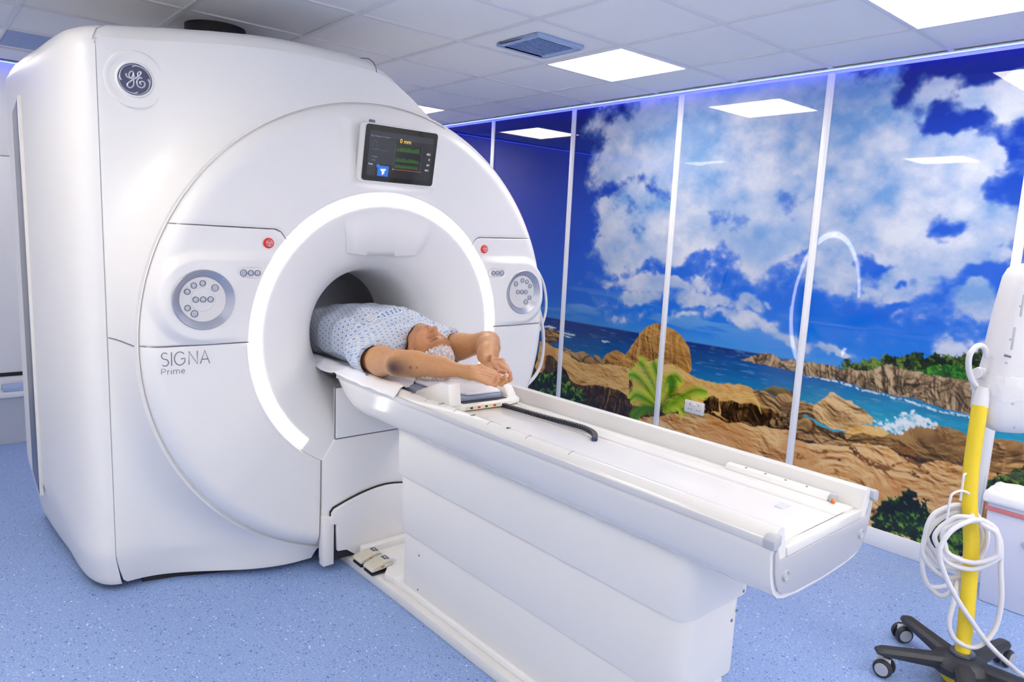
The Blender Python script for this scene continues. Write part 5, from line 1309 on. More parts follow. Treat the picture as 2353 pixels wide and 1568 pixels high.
hand(BF, NWR, [(1.740, 2.104, 1.090), (1.728, 2.084, 1.080), (1.713, 2.076, 1.068), (1.697, 2.079, 1.057)],
     [[(1.740, 2.104, 1.090), (1.766, 2.072, 1.066), (1.778, 2.050, 1.062), (1.780, 2.044, 1.076)], [(1.728, 2.084, 1.080), (1.751, 2.040, 1.062), (1.762, 2.020, 1.074), (1.758, 2.017, 1.092)],
      [(1.713, 2.076, 1.068), (1.734, 2.039, 1.054), (1.742, 2.024, 1.072), (1.738, 2.026, 1.091)], [(1.697, 2.079, 1.057), (1.713, 2.051, 1.050), (1.718, 2.040, 1.069), (1.716, 2.043, 1.086)]],
     [(1.672, 2.145, 1.106), (1.700, 2.132, 1.106), (1.730, 2.120, 1.094), (1.752, 2.108, 1.084)])
hand(BF, FWR, [(1.788, 2.178, 1.086), (1.801, 2.162, 1.098), (1.813, 2.152, 1.110), (1.825, 2.150, 1.120)],
     [[(1.788, 2.178, 1.086), (1.774, 2.142, 1.078), (1.767, 2.116, 1.082), (1.763, 2.098, 1.091)], [(1.801, 2.162, 1.098), (1.791, 2.120, 1.088), (1.784, 2.094, 1.087), (1.780, 2.074, 1.093)],
      [(1.813, 2.152, 1.110), (1.805, 2.108, 1.099), (1.798, 2.081, 1.095), (1.792, 2.062, 1.089)], [(1.825, 2.150, 1.118), (1.817, 2.112, 1.104), (1.808, 2.088, 1.094), (1.803, 2.068, 1.087)]],
     [(1.824, 2.240, 1.102), (1.804, 2.212, 1.112), (1.791, 2.190, 1.128), (1.784, 2.174, 1.141)])
# hollow of the palms
add(BF, ellip((1.808, 2.168, 1.128), (.013, .026, .011)), .010, 'sub'); add(BF, ellip((1.692, 2.098, 1.108), (.022, .018, .012)), .012, 'sub')
bV, bQ = nets(BF)
# relax the arms (not the face, hands) so that the volumes flow into each other
_msk = (np.linalg.norm(bV-HC, axis=1) > .15) & (np.linalg.norm(bV-np.array([1.72, 2.06, 1.08]), axis=1) > .105) & (np.linalg.norm(bV-np.array([1.80, 2.13, 1.1]), axis=1) > .12)
_a = np.concatenate([bQ[:, k] for k in range(4)]*2); _b = np.concatenate([bQ[:, (k+1) % 4] for k in range(4)]+[bQ[:, (k-1) % 4] for k in range(4)])
_c = np.bincount(_a, minlength=len(bV))
for _ in range(130):
    s_ = np.stack([np.bincount(_a, bV[_b, k], len(bV)) for k in range(3)], -1)/_c[:, None]
    bV = np.where(_msk[:, None], bV*.45+.55*s_, bV)
# gentle creases and skin tones
loc = (bV-HC)@FRM.T
pv = lambda p, r: np.clip(1-np.linalg.norm(bV-np.array(p), axis=1)/r, 0, 1)
me = np_mesh('person', bV, bQ)
pm = bpy.data.materials.new('skin'); pm.use_nodes = True
nt = pm.node_tree; b = nt.nodes['Principled BSDF']
at = nt.nodes.new('ShaderNodeAttribute'); at.attribute_name = 'tone'
tc = nt.nodes.new('ShaderNodeTexCoord'); nz = nt.nodes.new('ShaderNodeTexNoise'); nz.inputs['Scale'].default_value = 60; nz.inputs['Detail'].default_value = 6
nt.links.new(tc.outputs['Object'], nz.inputs['Vector'])
vm = nt.nodes.new('ShaderNodeVectorMath'); vm.operation = 'SCALE'; nt.links.new(at.outputs['Color'], vm.inputs[0])
nt.links.new(math_node(nt, 'MULTIPLY_ADD', nz.outputs['Fac'], .30, .85), vm.inputs['Scale'])
nt.links.new(vm.outputs[0], b.inputs['Base Color'])
b.inputs['Roughness'].default_value = .5; b.inputs['Specular IOR Level'].default_value = .38
b.inputs['Subsurface Weight'].default_value = .12; b.inputs['Subsurface Radius'].default_value = (.012, .005, .003); b.inputs['Subsurface Scale'].default_value = .6
n2 = nt.nodes.new('ShaderNodeTexNoise'); n2.inputs['Scale'].default_value = 420; n2.inputs['Detail'].default_value = 3; nt.links.new(tc.outputs['Object'], n2.inputs['Vector'])
bp_ = nt.nodes.new('ShaderNodeBump'); bp_.inputs['Strength'].default_value = .18; bp_.inputs['Distance'].default_value = .0015
nt.links.new(n2.outputs['Fac'], bp_.inputs['Height']); nt.links.new(bp_.outputs['Normal'], b.inputs['Normal'])
L3 = lambda r, g, b_: np.array(lin(r, g, b_)[:3])*.84
tone = np.tile(L3(208, 152, 104), (len(bV), 1))
def tint(col, m):
    global tone
    m = np.clip(m, 0, 1)[:, None]; tone = tone*(1-m)+np.asarray(col)*m
nrm = np.zeros((len(bV), 3)); me.vertices.foreach_get('normal', np.empty(len(bV)*3)) if False else None
nn = np.empty(len(bV)*3, np.float32); me.vertices.foreach_get('normal', nn); nn = nn.reshape(-1, 3)
hr_ = np.linalg.norm(loc*np.array([1, .8, 1]), axis=1); ishead = hr_ < .16
tint(L3(200, 140, 98), sm((.18-hr_)/.06)*.8)
# face details
x, u, f = loc.T
front = ishead & (f > .03)
lips = front & (np.abs(x) < .026) & (u < -.0535) & (u > -.079) & (f > .086)
lm = np.clip(1-((x/.026)**2+((u+.0655)/.0125)**2), 0, 1)
tint(L3(190, 112, 104), np.where(front, np.minimum(lm*2.2, .9), 0))
tint(L3(104, 52, 46), np.where(front, np.exp(-((u+.0637)/.0016)**2)*np.clip(1-(x/.025)**2, 0, 1)*.9, 0))
for s in (-1, 1):
    xe = x*s-.032
    tint(L3(96, 62, 42), np.where(front, np.exp(-((xe+.0)/.019)**4-((u-.0345-.003*np.cos(xe*60))/.0052)**2)*.78, 0))       # brow
    tint(L3(60, 34, 26), np.where(front, np.exp(-(xe/.0150)**4-((u+.0015-2.6*xe*xe)/.0021)**2)*.95, 0))               # closed lashes
    tint(L3(168, 106, 72), np.where(front, np.exp(-(xe/.024)**2-((u-.012)/.016)**2)*.60, 0))
    tint(L3(96, 50, 38), np.where(front, np.exp(-((x*s-.007)/.0042)**2-((u+.0385)/.0032)**2)*.8, 0))
    tint(L3(206, 134, 98), np.where(front, np.exp(-((x*s-.045)/.024)**2-((u+.03)/.024)**2)*.5, 0))
tint(L3(176, 116, 84), np.where(front, sm((u-.035)/.02)*(.35+.3*np.sin(u*420+np.sin(x*60)))*.8, 0))
tint(L3(58, 40, 32), np.where(ishead & ((.94*u-.34*f) > .028), .45, 0))                                                   # hair under the cap
tint(L3(52, 38, 30), np.where(ishead & (np.abs(x) > .058) & (f < .022) & (u > -.012) & (np.abs(x) < .080), .6, 0))
tint(L3(168, 120, 88), np.where(ishead & (u < -.07) & (f > .02), .35, 0))
cam_ = np.array([0, 0, CAM_H])
def on_skin(px):    # nearest skin point towards the camera around a position
    d = np.linalg.norm(bV-np.array(px), axis=1); i = np.where(d < .06)[0]
    q = bV[i]; dv = np.array(px)-cam_; dv /= np.linalg.norm(dv); rr = (q-np.array(px)); lat = np.linalg.norm(rr-(rr@dv)[:, None]*dv, axis=1)
    return q[np.argmin(lat+np.maximum(rr@dv, -.02)*.4)]
tint(L3(84, 66, 58), pv(on_skin((1.490, 2.405, 1.090)), .050)*1.2)
tint(L3(120, 86, 66), pv(on_skin((1.49, 2.37, 1.08)), .065)*.7); tint(L3(110, 60, 46), pv(on_skin((1.50, 2.325, 1.09)), .010)); tint(L3(110, 60, 46), pv(on_skin((1.515, 2.30, 1.092)), .008)*.8)
# palms and finger tips
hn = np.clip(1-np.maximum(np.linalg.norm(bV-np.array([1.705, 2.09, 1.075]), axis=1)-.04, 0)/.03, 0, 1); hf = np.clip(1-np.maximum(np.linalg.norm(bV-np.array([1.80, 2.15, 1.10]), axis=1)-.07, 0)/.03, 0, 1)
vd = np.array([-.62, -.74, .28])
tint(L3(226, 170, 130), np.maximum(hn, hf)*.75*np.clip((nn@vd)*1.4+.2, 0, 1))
for p in ((1.758, 2.017, 1.092), (1.738, 2.026, 1.091), (1.716, 2.043, 1.086), (1.760, 2.095, 1.093), (1.780, 2.078, 1.091), (1.791, 2.064, 1.091), (1.803, 2.058, 1.083), (1.784, 2.174, 1.141)): tint(L3(224, 150, 122), pv(p, .022)*.8)
# palm creases
def crease(a, b_, w_=.0016, k=.75):
    global tone
    a = np.array(a); b_ = np.array(b_); v = b_-a; t_ = np.clip(((bV-a)@v)/(v@v), 0, 1); d = np.linalg.norm((bV-a)-t_[:, None]*v, axis=1)
    tint(L3(140, 84, 56), np.exp(-(d/w_)**2)*k)
for a, b_ in (((1.690, 2.110, 1.095), (1.722, 2.085, 1.085)), ((1.678, 2.105, 1.090), (1.712, 2.075, 1.078)), ((1.685, 2.125, 1.10), (1.715, 2.115, 1.092))):
    crease(on_skin(a), on_skin(b_), .0030, .38)
for yy_ in (2.1475, 2.1415): tint(L3(150, 96, 64), np.exp(-(((bV-np.array([1.652, 2.14, 1.09]))@np.array([.79, -.61, 0])+(.003 if yy_ > 2.145 else -.004))/.0012)**2)*.22*(np.linalg.norm(bV-np.array([1.648, 2.143, 1.09]), axis=1) < .036))
ca = me.color_attributes.new('tone', 'FLOAT_COLOR', 'POINT')
cols = np.ones((len(bV), 4), np.float32); cols[:, :3] = np.clip(tone, 0, 1); ca.data.foreach_set('color', cols.ravel())
#print('bruise', on_skin((1.497, 2.43, 1.12)), tone[np.argmin(np.linalg.norm(bV-on_skin((1.497, 2.43, 1.12)), axis=1))])
person = link('person', me, pm)
tag(person, 'person in a patterned gown lying with both arms raised overhead, palms up', 'person')

# hospital gown
GF = Field((1.42, 2.56, .945), (2.08, 4.02, 1.29), .0036)
bl = GF.block((1.42, 2.56, .945), (2.08, 4.02, 1.29)); sl, x_, y_, z_ = bl
NEND = np.array([1.531, 2.650, 1.058]); NAX = np.array([-.24, -.95, .10]); NAX /= np.linalg.norm(NAX)
FEND = np.array([1.962, 2.660, 1.088]); FAX = np.array([.28, -.92, .22]); FAX /= np.linalg.norm(FAX)
def sleeve(end, ax, root, r0, r1):
    f, lo, hi = cone(root, end+ax*.06, r0, r1)
    return lambda x, y, z: np.maximum(f(x, y, z), (x-end[0])*ax[0]+(y-end[1])*ax[1]+(z-end[2])*ax[2])
d_ = torso_d(x_, y_, z_, .012)
d_ = np.maximum(d_, (2.655-y_)*.75-(z_-1.08)*.15)
GF.D[sl] = np.minimum(GF.D[sl], d_)
for end, ax, root in ((NEND, NAX, np.array([1.60, 2.84, 1.068])), (FEND, FAX, np.array([1.895, 2.84, 1.075]))):
    GF.blend(sleeve(end, ax, root, .098, .078), (1.42, 2.56, .945), (2.08, 2.95, 1.2), .035)
# collar folds piling up by the chin
chain(GF, [(1.60, 2.70, 1.13), (1.68, 2.675, 1.178), (1.745, 2.655, 1.196), (1.81, 2.68, 1.172), (1.87, 2.71, 1.13)], [.030, .028, .026, .028, .03], .03)
chain(GF, [(1.575, 2.78, 1.15), (1.66, 2.74, 1.195), (1.745, 2.72, 1.214), (1.84, 2.75, 1.19)], [.03, .026, .024, .026], .03)
# folds
XX = x_+0*y_+0*z_; YY = y_+0*x_+0*z_
fold = np.zeros(XX.shape[:2]+(1,), np.float32)
x2, y2 = (x_+0*y_)[..., 0], (y_+0*x_)[..., 0]
r1_ = np.hypot(x2-1.56, y2-2.80); a1_ = np.arctan2(x2-1.56, y2-2.80)
fo = .0095*np.exp(-((r1_-.16)/.11)**2)*np.sin(a1_*9+vnoise(x2*6, y2*6, 41)*5)
fo += .0100*np.exp(-((y2-2.80)/.08)**2)*np.sin((y2*1.0+x2*.55)*95+vnoise(x2*8, y2*8, 43)*4)
fo += (ridge(x2*.8+y2*.25, y2*.75, 7., 3, 421)-.62).astype(np.float32)*.020
fo += .004*np.sin(x2*60+vnoise(x2*9, y2*5, 44)*6)*np.exp(-((y2-3.2)/.35)**2)*.7
side = (ridge((z_+0*y_+0*x_)*2.2+y_*.3+0*x_, y_*.8+0*x_+0*z_, 7., 2, 431)-.6)*.016*np.clip((1.12-z_)/.1, 0, 1)
GF.D[sl] = GF.D[sl]-fo[..., None].astype(np.float32)*np.clip((z_-1.0)/.06, 0, 1)-side.astype(np.float32)
# sleeve openings and neck hole
for end, ax in ((NEND, NAX), (FEND, FAX)): add(GF, cone(end-ax*.075, end+ax*.1, .060, .074), .006, 'sub')
add(GF, cone(hd(0, .03, -.005), (1.745, 2.715, 1.085), .088, .056), .008, 'sub'); add(GF, ellip(hd(0, -.05, .03), (.075, .095, .082), FRM), .006, 'sub')
gV, gQ = nets(GF)
for _ in range(2):   # light smoothing
    s_ = np.zeros_like(gV); c_ = np.zeros(len(gV))
    for k in range(4): np.add.at(s_, gQ[:, k], gV[gQ[:, (k+1) % 4]]); np.add.at(c_, gQ[:, k], 1)
    gV = gV*.5+s_/c_[:, None]*.5
gm = np_mesh('gown', gV, gQ)
uvl = gm.uv_layers.new(name='UVMap')
ang = np.arctan2(gV[:, 0]-1.747, gV[:, 2]-1.03)
vv_ = gV[:, 1]-gV[:, 0]*.10+.85*(gV[:, 2]-1.1)*sm((2.92-gV[:, 1])/.2)
uv = np.stack([ang*.19+gV[:, 1]*.12, vv_], -1)[gQ.ravel()] if len(gm.loops) == gQ.size else None
if uv is None:
    vi = np.empty(len(gm.loops), np.int32); gm.loops.foreach_get('vertex_index', vi); uv = np.stack([ang*.19+gV[:, 1]*.12, vv_], -1)[vi]
uvl.data.foreach_set('uv', uv.astype(np.float32).ravel())
gmat = bpy.data.materials.new('gown_print'); gmat.use_nodes = True
nt = gmat.node_tree; b = nt.nodes['Principled BSDF']
un = nt.nodes.new('ShaderNodeUVMap'); un.uv_map = 'UVMap'
sp = nt.nodes.new('ShaderNodeSeparateXYZ'); nt.links.new(un.outputs[0], sp.inputs[0])
v_ = math_node(nt, 'MULTIPLY', sp.outputs[1], 1/.0225); row = math_node(nt, 'FLOOR', v_)
u_ = math_node(nt, 'ADD', math_node(nt, 'MULTIPLY', sp.outputs[0], 1/.0178), math_node(nt, 'MULTIPLY', math_node(nt, 'MODULO', math_node(nt, 'ABSOLUTE', row), 2.), .5))
fu = math_node(nt, 'SUBTRACT', math_node(nt, 'FRACT', u_), .5); fv = math_node(nt, 'SUBTRACT', math_node(nt, 'FRACT', v_), .5)
fu2 = math_node(nt, 'ADD', fu, math_node(nt, 'MULTIPLY', fv, .3))
dd = math_node(nt, 'MAXIMUM', math_node(nt, 'MULTIPLY', math_node(nt, 'ABSOLUTE', fu2), 1/.27), math_node(nt, 'MULTIPLY', math_node(nt, 'ABSOLUTE', fv), 1/.24))
inn = math_node(nt, 'MAXIMUM', math_node(nt, 'MULTIPLY', math_node(nt, 'ABSOLUTE', fu2), 1/.09), math_node(nt, 'MULTIPLY', math_node(nt, 'ABSOLUTE', fv), 1/.07))
base = mixc(nt, math_node(nt, 'LESS_THAN', dd, 1.16), lin(190, 194, 204), lin(226, 229, 234))
base = mixc(nt, math_node(nt, 'LESS_THAN', dd, .80), base, lin(78, 124, 178))
base = mixc(nt, math_node(nt, 'LESS_THAN', inn, 1.0), base, lin(150, 186, 220))
nt.links.new(base, b.inputs['Base Color']); b.inputs['Roughness'].default_value = .85
tc = nt.nodes.new('ShaderNodeTexCoord'); nz = nt.nodes.new('ShaderNodeTexNoise'); nz.inputs['Scale'].default_value = 30; nz.inputs['Detail'].default_value = 5; nt.links.new(tc.outputs['Object'], nz.inputs['Vector'])
bp_ = nt.nodes.new('ShaderNodeBump'); bp_.inputs['Strength'].default_value = .35; bp_.inputs['Distance'].default_value = .008; nt.links.new(nz.outputs['Fac'], bp_.inputs['Height']); nt.links.new(bp_.outputs['Normal'], b.inputs['Normal'])
gown = link('gown', gm, gmat, person); gown['label'] = 'pale hospital gown with a small blue printed pattern'

# gauzy hair cap over the skull
CF = Field(HC-.15, HC+.15, .0024)
class _H: pass
bl = CF.block(HC-.15, HC+.15); sl, x_, y_, z_ = bl
add(CF, ellip(hd(0, .037, -.016), (.0875, .101, .108), FRM), .0)
add(CF, ellip(hd(0, .06, -.06), (.078, .064, .060), FRM), .03)
dx, dy, dz = x_-HC[0], y_-HC[1], z_-HC[2]
lx, lu, lf = [FRM[i][0]*dx+FRM[i][1]*dy+FRM[i][2]*dz for i in range(3)]
an_ = np.arctan2(lx, lf+.01); 
wr = .0030*np.sin(an_*22+np.sin(lu*70)*1.5)+.0022*np.sin(an_*37+lu*60)
CF.D[sl] = CF.D[sl]-wr.astype(np.float32)
CF.D[sl] = np.maximum(CF.D[sl], (.034+.002*np.sin(an_*30)-(.94*lu-.34*lf)).astype(np.float32))
inner = ellip(hd(0, .037, -.016), (.0800, .0935, .0995), FRM)
CF.blend(inner[0], inner[1], inner[2], .001, 'sub')
cV, cQ = nets(CF)
cm_ = np_mesh('hair_cap', cV, cQ)
cmat = bpy.data.materials.new('cap_gauze'); cmat.use_nodes = True
nt = cmat.node_tree; b = nt.nodes['Principled BSDF']; b.inputs['Base Color'].default_value = lin(232, 224, 226); b.inputs['Roughness'].default_value = .7
tc = nt.nodes.new('ShaderNodeTexCoord'); nz = nt.nodes.new('ShaderNodeTexNoise'); nz.inputs['Scale'].default_value = 34; nz.inputs['Detail'].default_value = 2; nz.inputs['Distortion'].default_value = .8
nt.links.new(tc.outputs['Object'], nz.inputs['Vector'])
r_ = math_node(nt, 'ABSOLUTE', math_node(nt, 'SUBTRACT', nz.outputs['Fac'], .5))
al = math_node(nt, 'SUBTRACT', .95, math_node(nt, 'MULTIPLY', r_, 10.))
al = math_node(nt, 'MAXIMUM', al, .40)
nt.links.new(al, b.inputs['Alpha'])
cap = link('hair_cap', cm_, cmat, person); cap['label'] = 'thin white gauze hair cap'
# ------------------------------------------------------------------ injector stand on the right
iv = thing('injector_stand', 'white contrast injector on a yellow pole with a black five-wheeled base', 'injector stand', (2.985, .715, 0))
hx, hy = 2.985, .715
MB().lathe([(.0, .125), (.036, .125), (.05, .118), (.085, .105), (.10, .085), (.10, .06), (.0, .06)], (hx, hy, 0), (0, 0, 1), 40).obj('base_hub', M['charcoal'], iv)
MB().lathe([(.027, 0), (.042, 0), (.042, .008), (.027, .012)], (hx, hy, .125), (0, 0, 1), 32).obj('collar', M['chrome'], iv)
MB().lathe([(0, .02), (.09, .02), (.09, .058), (0, .058)], (hx+.01, hy-.03, 0), (0, 0, 1), 32).obj('ballast', M['yellow'], iv)
aa = math.atan2(.94-hy, 2.79-hx)
for k in range(5):
    a = aa+k*2*PI/5; dx, dy = math.cos(a), math.sin(a); R_ = .31
    arm = MB(); rows = []
    for t_, z0, z1, w_ in ((.05, .062, .112, .040), (.3, .070, .112, .034), (.65, .078, .112, .029), (.92, .086, .112, .027), (1.0, .090, .104, .020)):
        c = (hx+dx*R_*t_, hy+dy*R_*t_)
        rows += [(c[0]-dy*w_, c[1]+dx*w_, z0), (c[0]+dy*w_, c[1]-dx*w_, z0), (c[0]+dy*w_, c[1]-dx*w_, z1-.012), (c[0]+dy*w_*.55, c[1]-dx*w_*.55, z1), (c[0]-dy*w_*.55, c[1]+dx*w_*.55, z1), (c[0]-dy*w_, c[1]+dx*w_, z1-.012)]
    F_ = [(i*6+q, i*6+(q+1) % 6, (i+1)*6+(q+1) % 6, (i+1)*6+q) for i in range(4) for q in range(6)]+[tuple(range(6))[::-1], tuple(24+q for q in range(6))]
    arm.add(rows, F_); leg = arm.obj('leg', M['charcoal'], iv, .004)
    wx, wy = hx+dx*R_*.93, hy+dy*R_*.93; ca = a+.9+k*1.3; ax = Vector((math.cos(ca), math.sin(ca), 0)); fw_ = Vector((-ax.y, ax.x, 0))*.016
    cs = MB().cyl((wx, wy, .062), (wx, wy, .095), .010, 12)
    c0 = Vector((wx, wy, .038))+fw_
    cs.prism([(-.02, -.004), (.03, -.004), (.03, .034), (-.02, .034)], lambda p, d: tuple(c0+Vector((-ax.y, ax.x, 0))*-p[0]+Vector((0, 0, p[1]))+ax*d), -.008, .008)
    cast = cs.obj('caster', M['button'], leg, .002)
    for q in (-1, 1):
        MB().lathe([(0, .024), (.026, .023), (.034, .018), (.036, .010), (.034, .002), (0, .002)], c0-Vector((0, 0, .002))+ax*.008*q, ax*q, 28).obj('wheel', M['charcoal'], leg)
        MB().lathe([(0, .0255), (.024, .0245), (.0255, .022)], c0-Vector((0, 0, .002))+ax*.008*q, ax*q, 24).obj('wheel_cap', M['endgrey'], leg)
pp_ = spline([(2.985, .715, .125), (2.990, .722, .27), (3.005, .733, .40), (3.010, .745, .54), (3.005, .760, .64), (2.995, .772, .74), (2.995, .780, .86), (3.0, .783, 1.0), (3.005, .785, 1.085)], 6)
MB().tube(pp_, .0265, 24).obj('pole', M['yellow'], iv)
MB().tube([(3.006, .785, 1.08), (3.010, .785, 1.11), (3.018, .785, 1.15)], [.0275, .026, .020], 24).obj('pole_sleeve', M['inj'], iv)
# injector head (leaning housing)
def head_sec(z):
    # centre, half width across the view, half depth
    return [np.interp(z, [.985, 1.01, 1.06, 1.16, 1.25, 1.42, 1.56, 1.60, 1.612], a) for a in
            ([3.105, 3.105, 3.105, 3.105, 3.113, 3.150, 3.175, 3.180, 3.18], [.735, .735, .735, .735, .735, .735, .735, .735, .735], [.055, .098, .110, .110, .100, .096, .086, .074, .05], [.05, .075, .085, .085, .08, .08, .075, .06, .045])]
vdir = Vector((math.cos(-.80), math.sin(-.80), 0)); ddir = Vector((-vdir.y, vdir.x, 0))
rows = []; zs_ = [.985, .99, 1.0, 1.02, 1.06, 1.12, 1.168, 1.18, 1.20, 1.25, 1.33, 1.42, 1.5, 1.56, 1.59, 1.605, 1.612]
for z in zs_:
    cx_, cy_, wv_, dv_ = head_sec(z); row = []
    if 1.165 < z < 1.3: wv_ -= .004
    for k in range(32):
        t_ = 2*PI*k/32; c_, s_ = math.cos(t_), math.sin(t_); e_ = .55
        row.append(Vector((cx_+.03, cy_-.005, z))+vdir*(wv_*math.copysign(abs(c_)**e_, c_))+ddir*(dv_*math.copysign(abs(s_)**e_, s_)))
    rows.append(row)
V = [p for r in rows for p in r]; F_ = [(i*32+k, i*32+(k+1) % 32, (i+1)*32+(k+1) % 32, (i+1)*32+k) for i in range(len(zs_)-1) for k in range(32)]
F_ += [tuple(range(32))[::-1], tuple((len(zs_)-1)*32+k for k in range(32))]
ih = MB().add(V, F_).obj('injector_head', M['inj'], iv, angle=60)
def on_head(a, z, off=.0):   # a in [-1,1] across the camera-facing side
    cx_, cy_, wv_, dv_ = head_sec(z)
    return Vector((cx_+.03, cy_-.005, z))+vdir*(wv_*a)-ddir*(dv_*(1-abs(a)**3.6)**.28+off)
for a, z0, z1, m in ((-.62, 1.42, 1.50, 'endgrey'), (-.66, 1.30, 1.38, 'endgrey'), (-.02, 1.28, 1.365, 'ink')):
    MB().tube([on_head(a-.012*k, z0+(z1-z0)*k/4, -.002) for k in range(5)], .0042, 8).obj('slot', M[m], ih)
for a, z in ((-.55, 1.527), (-.72, 1.275), (-.02, 1.262)):
    MB().tube([on_head(a-.1, z+.002, -.002), on_head(a, z, -.002), on_head(a+.1, z-.003, -.002)], .0045, 8).obj('vent_slot', M['ink'], ih)
for a, z in ((-.70, 1.458), (-.76, 1.335), (-.72, 1.250), (-.02, 1.24), (-.3, 1.102), (-.05, 1.012)): MB().cyl(on_head(a, z, -.004), on_head(a, z, .002), .0042, 10).obj('screw', M['endgrey'], ih)
lb_ = MB(); 
P4 = [on_head(-.52, 1.205, .0015), on_head(-.12, 1.197, .0015), on_head(-.12, 1.163, .0015), on_head(-.52, 1.17, .0015)]
lb_.add(P4, [(0, 1, 2, 3)]); lo = lb_.obj('rating_label', M['label'], ih, smooth=False)
ln = MB()
for k in range(4):
    a0_ = P4[0].lerp(P4[3], .2+.2*k)-ddir*.0006; a1_ = P4[1].lerp(P4[2], .2+.2*k)-ddir*.0006
    ln.tube([a0_.lerp(a1_, .08), a0_.lerp(a1_, .6+.1*(k % 3))], .0006, 4)
ln.obj('label_line', M['endgrey'], lo)
# crumpled clear film round the lower joint
fv = []; rr_ = random.Random(8)
nz_ = 7; rows = []
for i in range(nz_):
    z = 1.20-.014*i; cx_, cy_, wv_, dv_ = head_sec(z); row = []
    for k in range(48):
        t_ = 2*PI*k/48; c_, s_ = math.cos(t_), math.sin(t_); o_ = .004+.009*abs(math.sin(k*1.7+i*.9))*rr_.uniform(.3, 1)
        row.append(Vector((cx_+.03, cy_-.005, z-.012*math.sin(k*.8)*(i == nz_-1)-.02*(s_ > 0)*0))+vdir*((wv_+o_)*math.copysign(abs(c_)**.55, c_))+ddir*((dv_+o_)*math.copysign(abs(s_)**.55, s_)))
    rows.append(row)
V = [p for r in rows for p in r]; F_ = [(i*48+k, i*48+(k+1) % 48, (i+1)*48+(k+1) % 48, (i+1)*48+k) for i in range(nz_-1) for k in range(48)]
MB().add(V, F_).obj('film_cover', M['film'], ih, angle=75)
# connector and hose loop on the left of the head
cL = on_head(-1.02, 1.225)
MB().tube([cL+Vector((.02, .02, -.03)), cL+Vector((-.02, .03, -.028))], .020, 16).obj('connector', M['inj'], ih)
MB().lathe([(.0205, -.004), (.0235, 0), (.0205, .004)], cL+Vector((-.004, .026, -.0285)), Vector((-.04, .01, .002)), 20).obj('connector_ring', M['button'], ih)
lp_ = spline([cL+Vector((.012, .012, .035)), cL+Vector((-.012, .020, .070)), cL+Vector((-.042, .032, .077)), cL+Vector((-.068, .045, .050)), cL+Vector((-.068, .046, .005)), cL+Vector((-.048, .037, -.045)), cL+Vector((-.015, .018, -.085)), cL+Vector((.01, .005, -.10))], 8)
MB().tube(lp_, .0105, 12).obj('hose_loop', M['inj'], ih)
MB().tube([cL+Vector((-.012, .018, -.075)), cL+Vector((-.006, .012, -.115)), cL+Vector((.004, .006, -.135))], .015, 14).obj('hose_socket', M['inj'], ih)
# long rail carrying the head, going up
MB().prism(rrect(-.03, -.012, .03, .012, .006), lambda p, d: tuple(Vector((3.235+.03*(d-1.5), .735, d))+vdir*p[0]+ddir*p[1]), 1.50, 1.72).obj('upper_rail', M['inj'], iv, .002)
# wire hook and coiled white cable
hk = spline([(2.995, .757, .64), (2.985, .775, .70), (2.985, .78, .80), (2.975, .785, .822), (2.962, .79, .82), (2.96, .79, .80), (2.962, .79, .72)], 6)
MB().tube(hk, .0045, 8).obj('hook', M['cable'], iv)
hk = spline([(2.985, .765, .735), (2.965, .77, .755), (2.935, .785, .765), (2.905, .80, .757), (2.895, .805, .735), (2.893, .805, .655)], 6)
MB().tube(hk, .0045, 8).obj('hook', M['cable'], iv)
cb = thing('cable_coil', 'white cable coiled over the hook of the yellow pole and trailing to the floor', 'cable', (2.97, .74, .4))
def P2(a, z, off=0.): # point in the coil's plane (a across the view), off towards the viewer
    return Vector((2.992, .757, z))+vdir*a-ddir*off
wind = []
for k, (aL, aR, zt_, zb_, of) in enumerate(((-.135, .085, .690, .395, -.035), (-.125, .075, .678, .430, -.045), (-.112, .068, .668, .455, -.055), (-.118, .080, .674, .470, .040), (-.10, .07, .66, .50, .048))):
    cA, cZ = (aL+aR)/2, (zt_+zb_)/2
    for j in range(16):
        t_ = PI/2+2*PI*j/16; wind.append(P2(cA+(aR-aL)/2*math.cos(t_)+.006*math.sin(j*2.1+k), cZ+(zt_-zb_)/2*math.sin(t_), of+.03*math.cos(t_)*(1 if of > 0 else .3)))
wind = [P2(.012, .66, -.05)]+wind+[P2(.012, .655, -.045)]
MB().tube(spline(wind, 7), .0092, 12).obj('cable_loop', M['cable'], cb)
lo1 = [P2(.01, .64, -.05), P2(-.03, .655, -.05), P2(-.10, .60, -.05), P2(-.13, .50, -.05), P2(-.11, .385, -.05), P2(-.07, .33, -.045), P2(-.035, .315, -.04), P2(.0, .345, -.045), P2(.015, .42, -.05), P2(-.03, .46, -.055)]
MB().tube(spline(lo1, 10), .0092, 12).obj('cable_loop', M['cable'], cb)
lo2 = [P2(.012, .645, -.045), P2(-.02, .66, -.048), P2(-.11, .60, -.052), P2(-.128, .48, -.05), P2(-.10, .36, -.05), P2(-.06, .345, -.045), P2(-.01, .37, -.04), P2(.02, .41, -.05)]
MB().tube(spline(lo2, 10), .0092, 12).obj('cable_loop', M['cable'], cb)
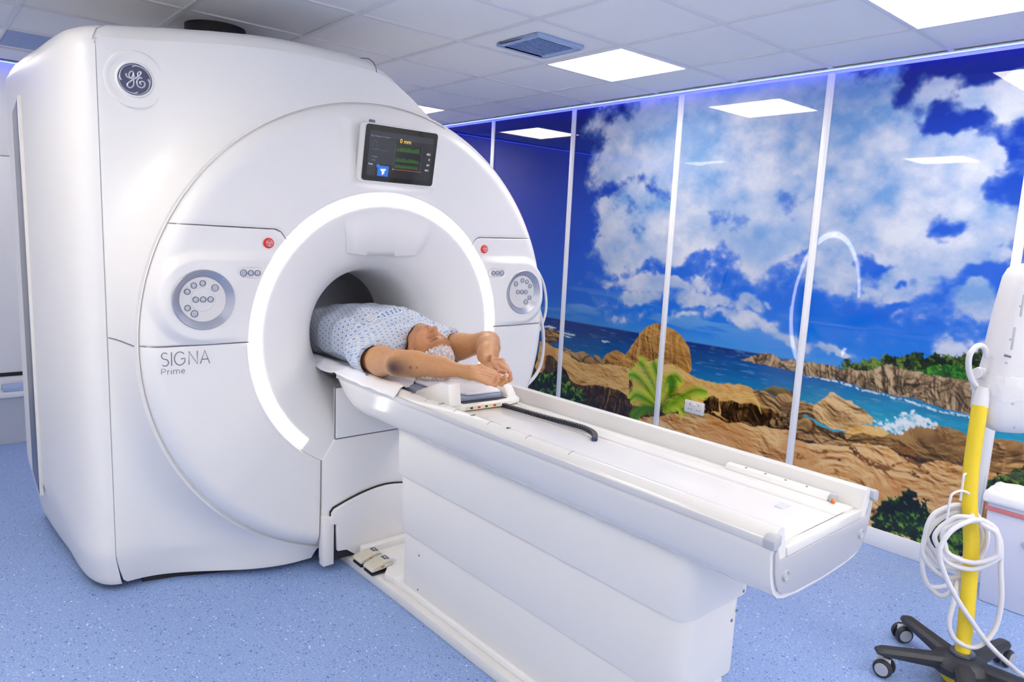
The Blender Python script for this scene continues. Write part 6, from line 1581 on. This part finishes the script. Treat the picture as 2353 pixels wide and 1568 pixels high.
# loop hanging low and the tail running to the floor
lo3 = [P2(.0, .672, .045), P2(.03, .66, .055), P2(.085, .60, .05), P2(.105, .48, .05), P2(.125, .36, .05), P2(.12, .25, .05), P2(.085, .185, .052), P2(.04, .165, .055), P2(-.02, .19, .05), P2(-.045, .25, .045), P2(-.025, .33, .02), P2(.005, .39, -.03), P2(.02, .43, -.045)]
MB().tube(spline(lo3, 10), .0092, 12).obj('cable_loop', M['cable'], cb)
lo4 = [P2(.02, .665, .045), P2(-.03, .668, .06), P2(-.10, .62, .065), P2(-.128, .54, .066), P2(-.10, .455, .068), P2(-.05, .37, .07), P2(.01, .29, .07), P2(.07, .215, .07), P2(.12, .165, .07), P2(.18, .115, .06), P2(.25, .06, .03), P2(.33, .02, 0), P2(.42, .0095, 0)]
MB().tube(spline(lo4, 10), .0092, 12).obj('cable_tail', M['cable'], cb)

# ------------------------------------------------------------------ bin by the wall
bn_ = thing('waste_bin', 'white waste bin with a pink stripe and white liner, right edge by the wall', 'bin', (3.92, .72, 0))
bpts = [(3.803, .905), (3.803, .45), (4.005, .45), (4.005, .905)]
MB().prism(bpts, lambda p, d: (p[0]+.012*(1-d/.5)*(1 if p[0] < 3.9 else -1), p[1]-.02*(1-d/.5)*(1 if p[1] > .7 else -1), d), .0, .505).obj('body', M['bin'], bn_, .008)
MB().box((3.7995, .44, .452), (4.008, .912, .474)).obj('stripe', M['pinkstripe'], bn_, .003)
MB().box((3.790, .435, .492), (4.010, .922, .520)).obj('rim', M['stripw'], bn_, .006)
lv = []; nxl = 24; rr_ = random.Random(4)
for i, (ins, z) in enumerate(((-.004, .50), (-.006, .525), (.0, .545), (.012, .553), (.03, .545), (.045, .52))):
    for x, y in [(3.795+ins+(4.0-3.795-2*ins)*t_, .917-ins) for t_ in np.linspace(0, 1, 8)]+[(4.0-ins, .917-ins-(.477-2*ins)*t_) for t_ in np.linspace(.06, 1, 12)]+[(4.0-ins-(.205-2*ins)*t_, .44+ins) for t_ in np.linspace(.1, 1, 8)]+[(3.795+ins, .44+ins+(.477-2*ins)*t_) for t_ in np.linspace(.06, .94, 12)]:
        lv.append((x+rr_.uniform(-.003, .003), y+rr_.uniform(-.003, .003), z+rr_.uniform(-.004, .006)))
nl = len(lv)//6
MB().add(lv, [(i*nl+k, i*nl+(k+1) % nl, (i+1)*nl+(k+1) % nl, (i+1)*nl+k) for i in range(5) for k in range(nl)]).add(lv[-nl:], [tuple(range(nl))]).obj('liner', M['sheet'], bn_, angle=70)
MB().lathe([(0, .012), (.012, .011), (.016, .004), (.016, -.004)], (3.803, .735, .34), (-1, 0, 0), 20).obj('latch_knob', M['endgrey'], bn_)
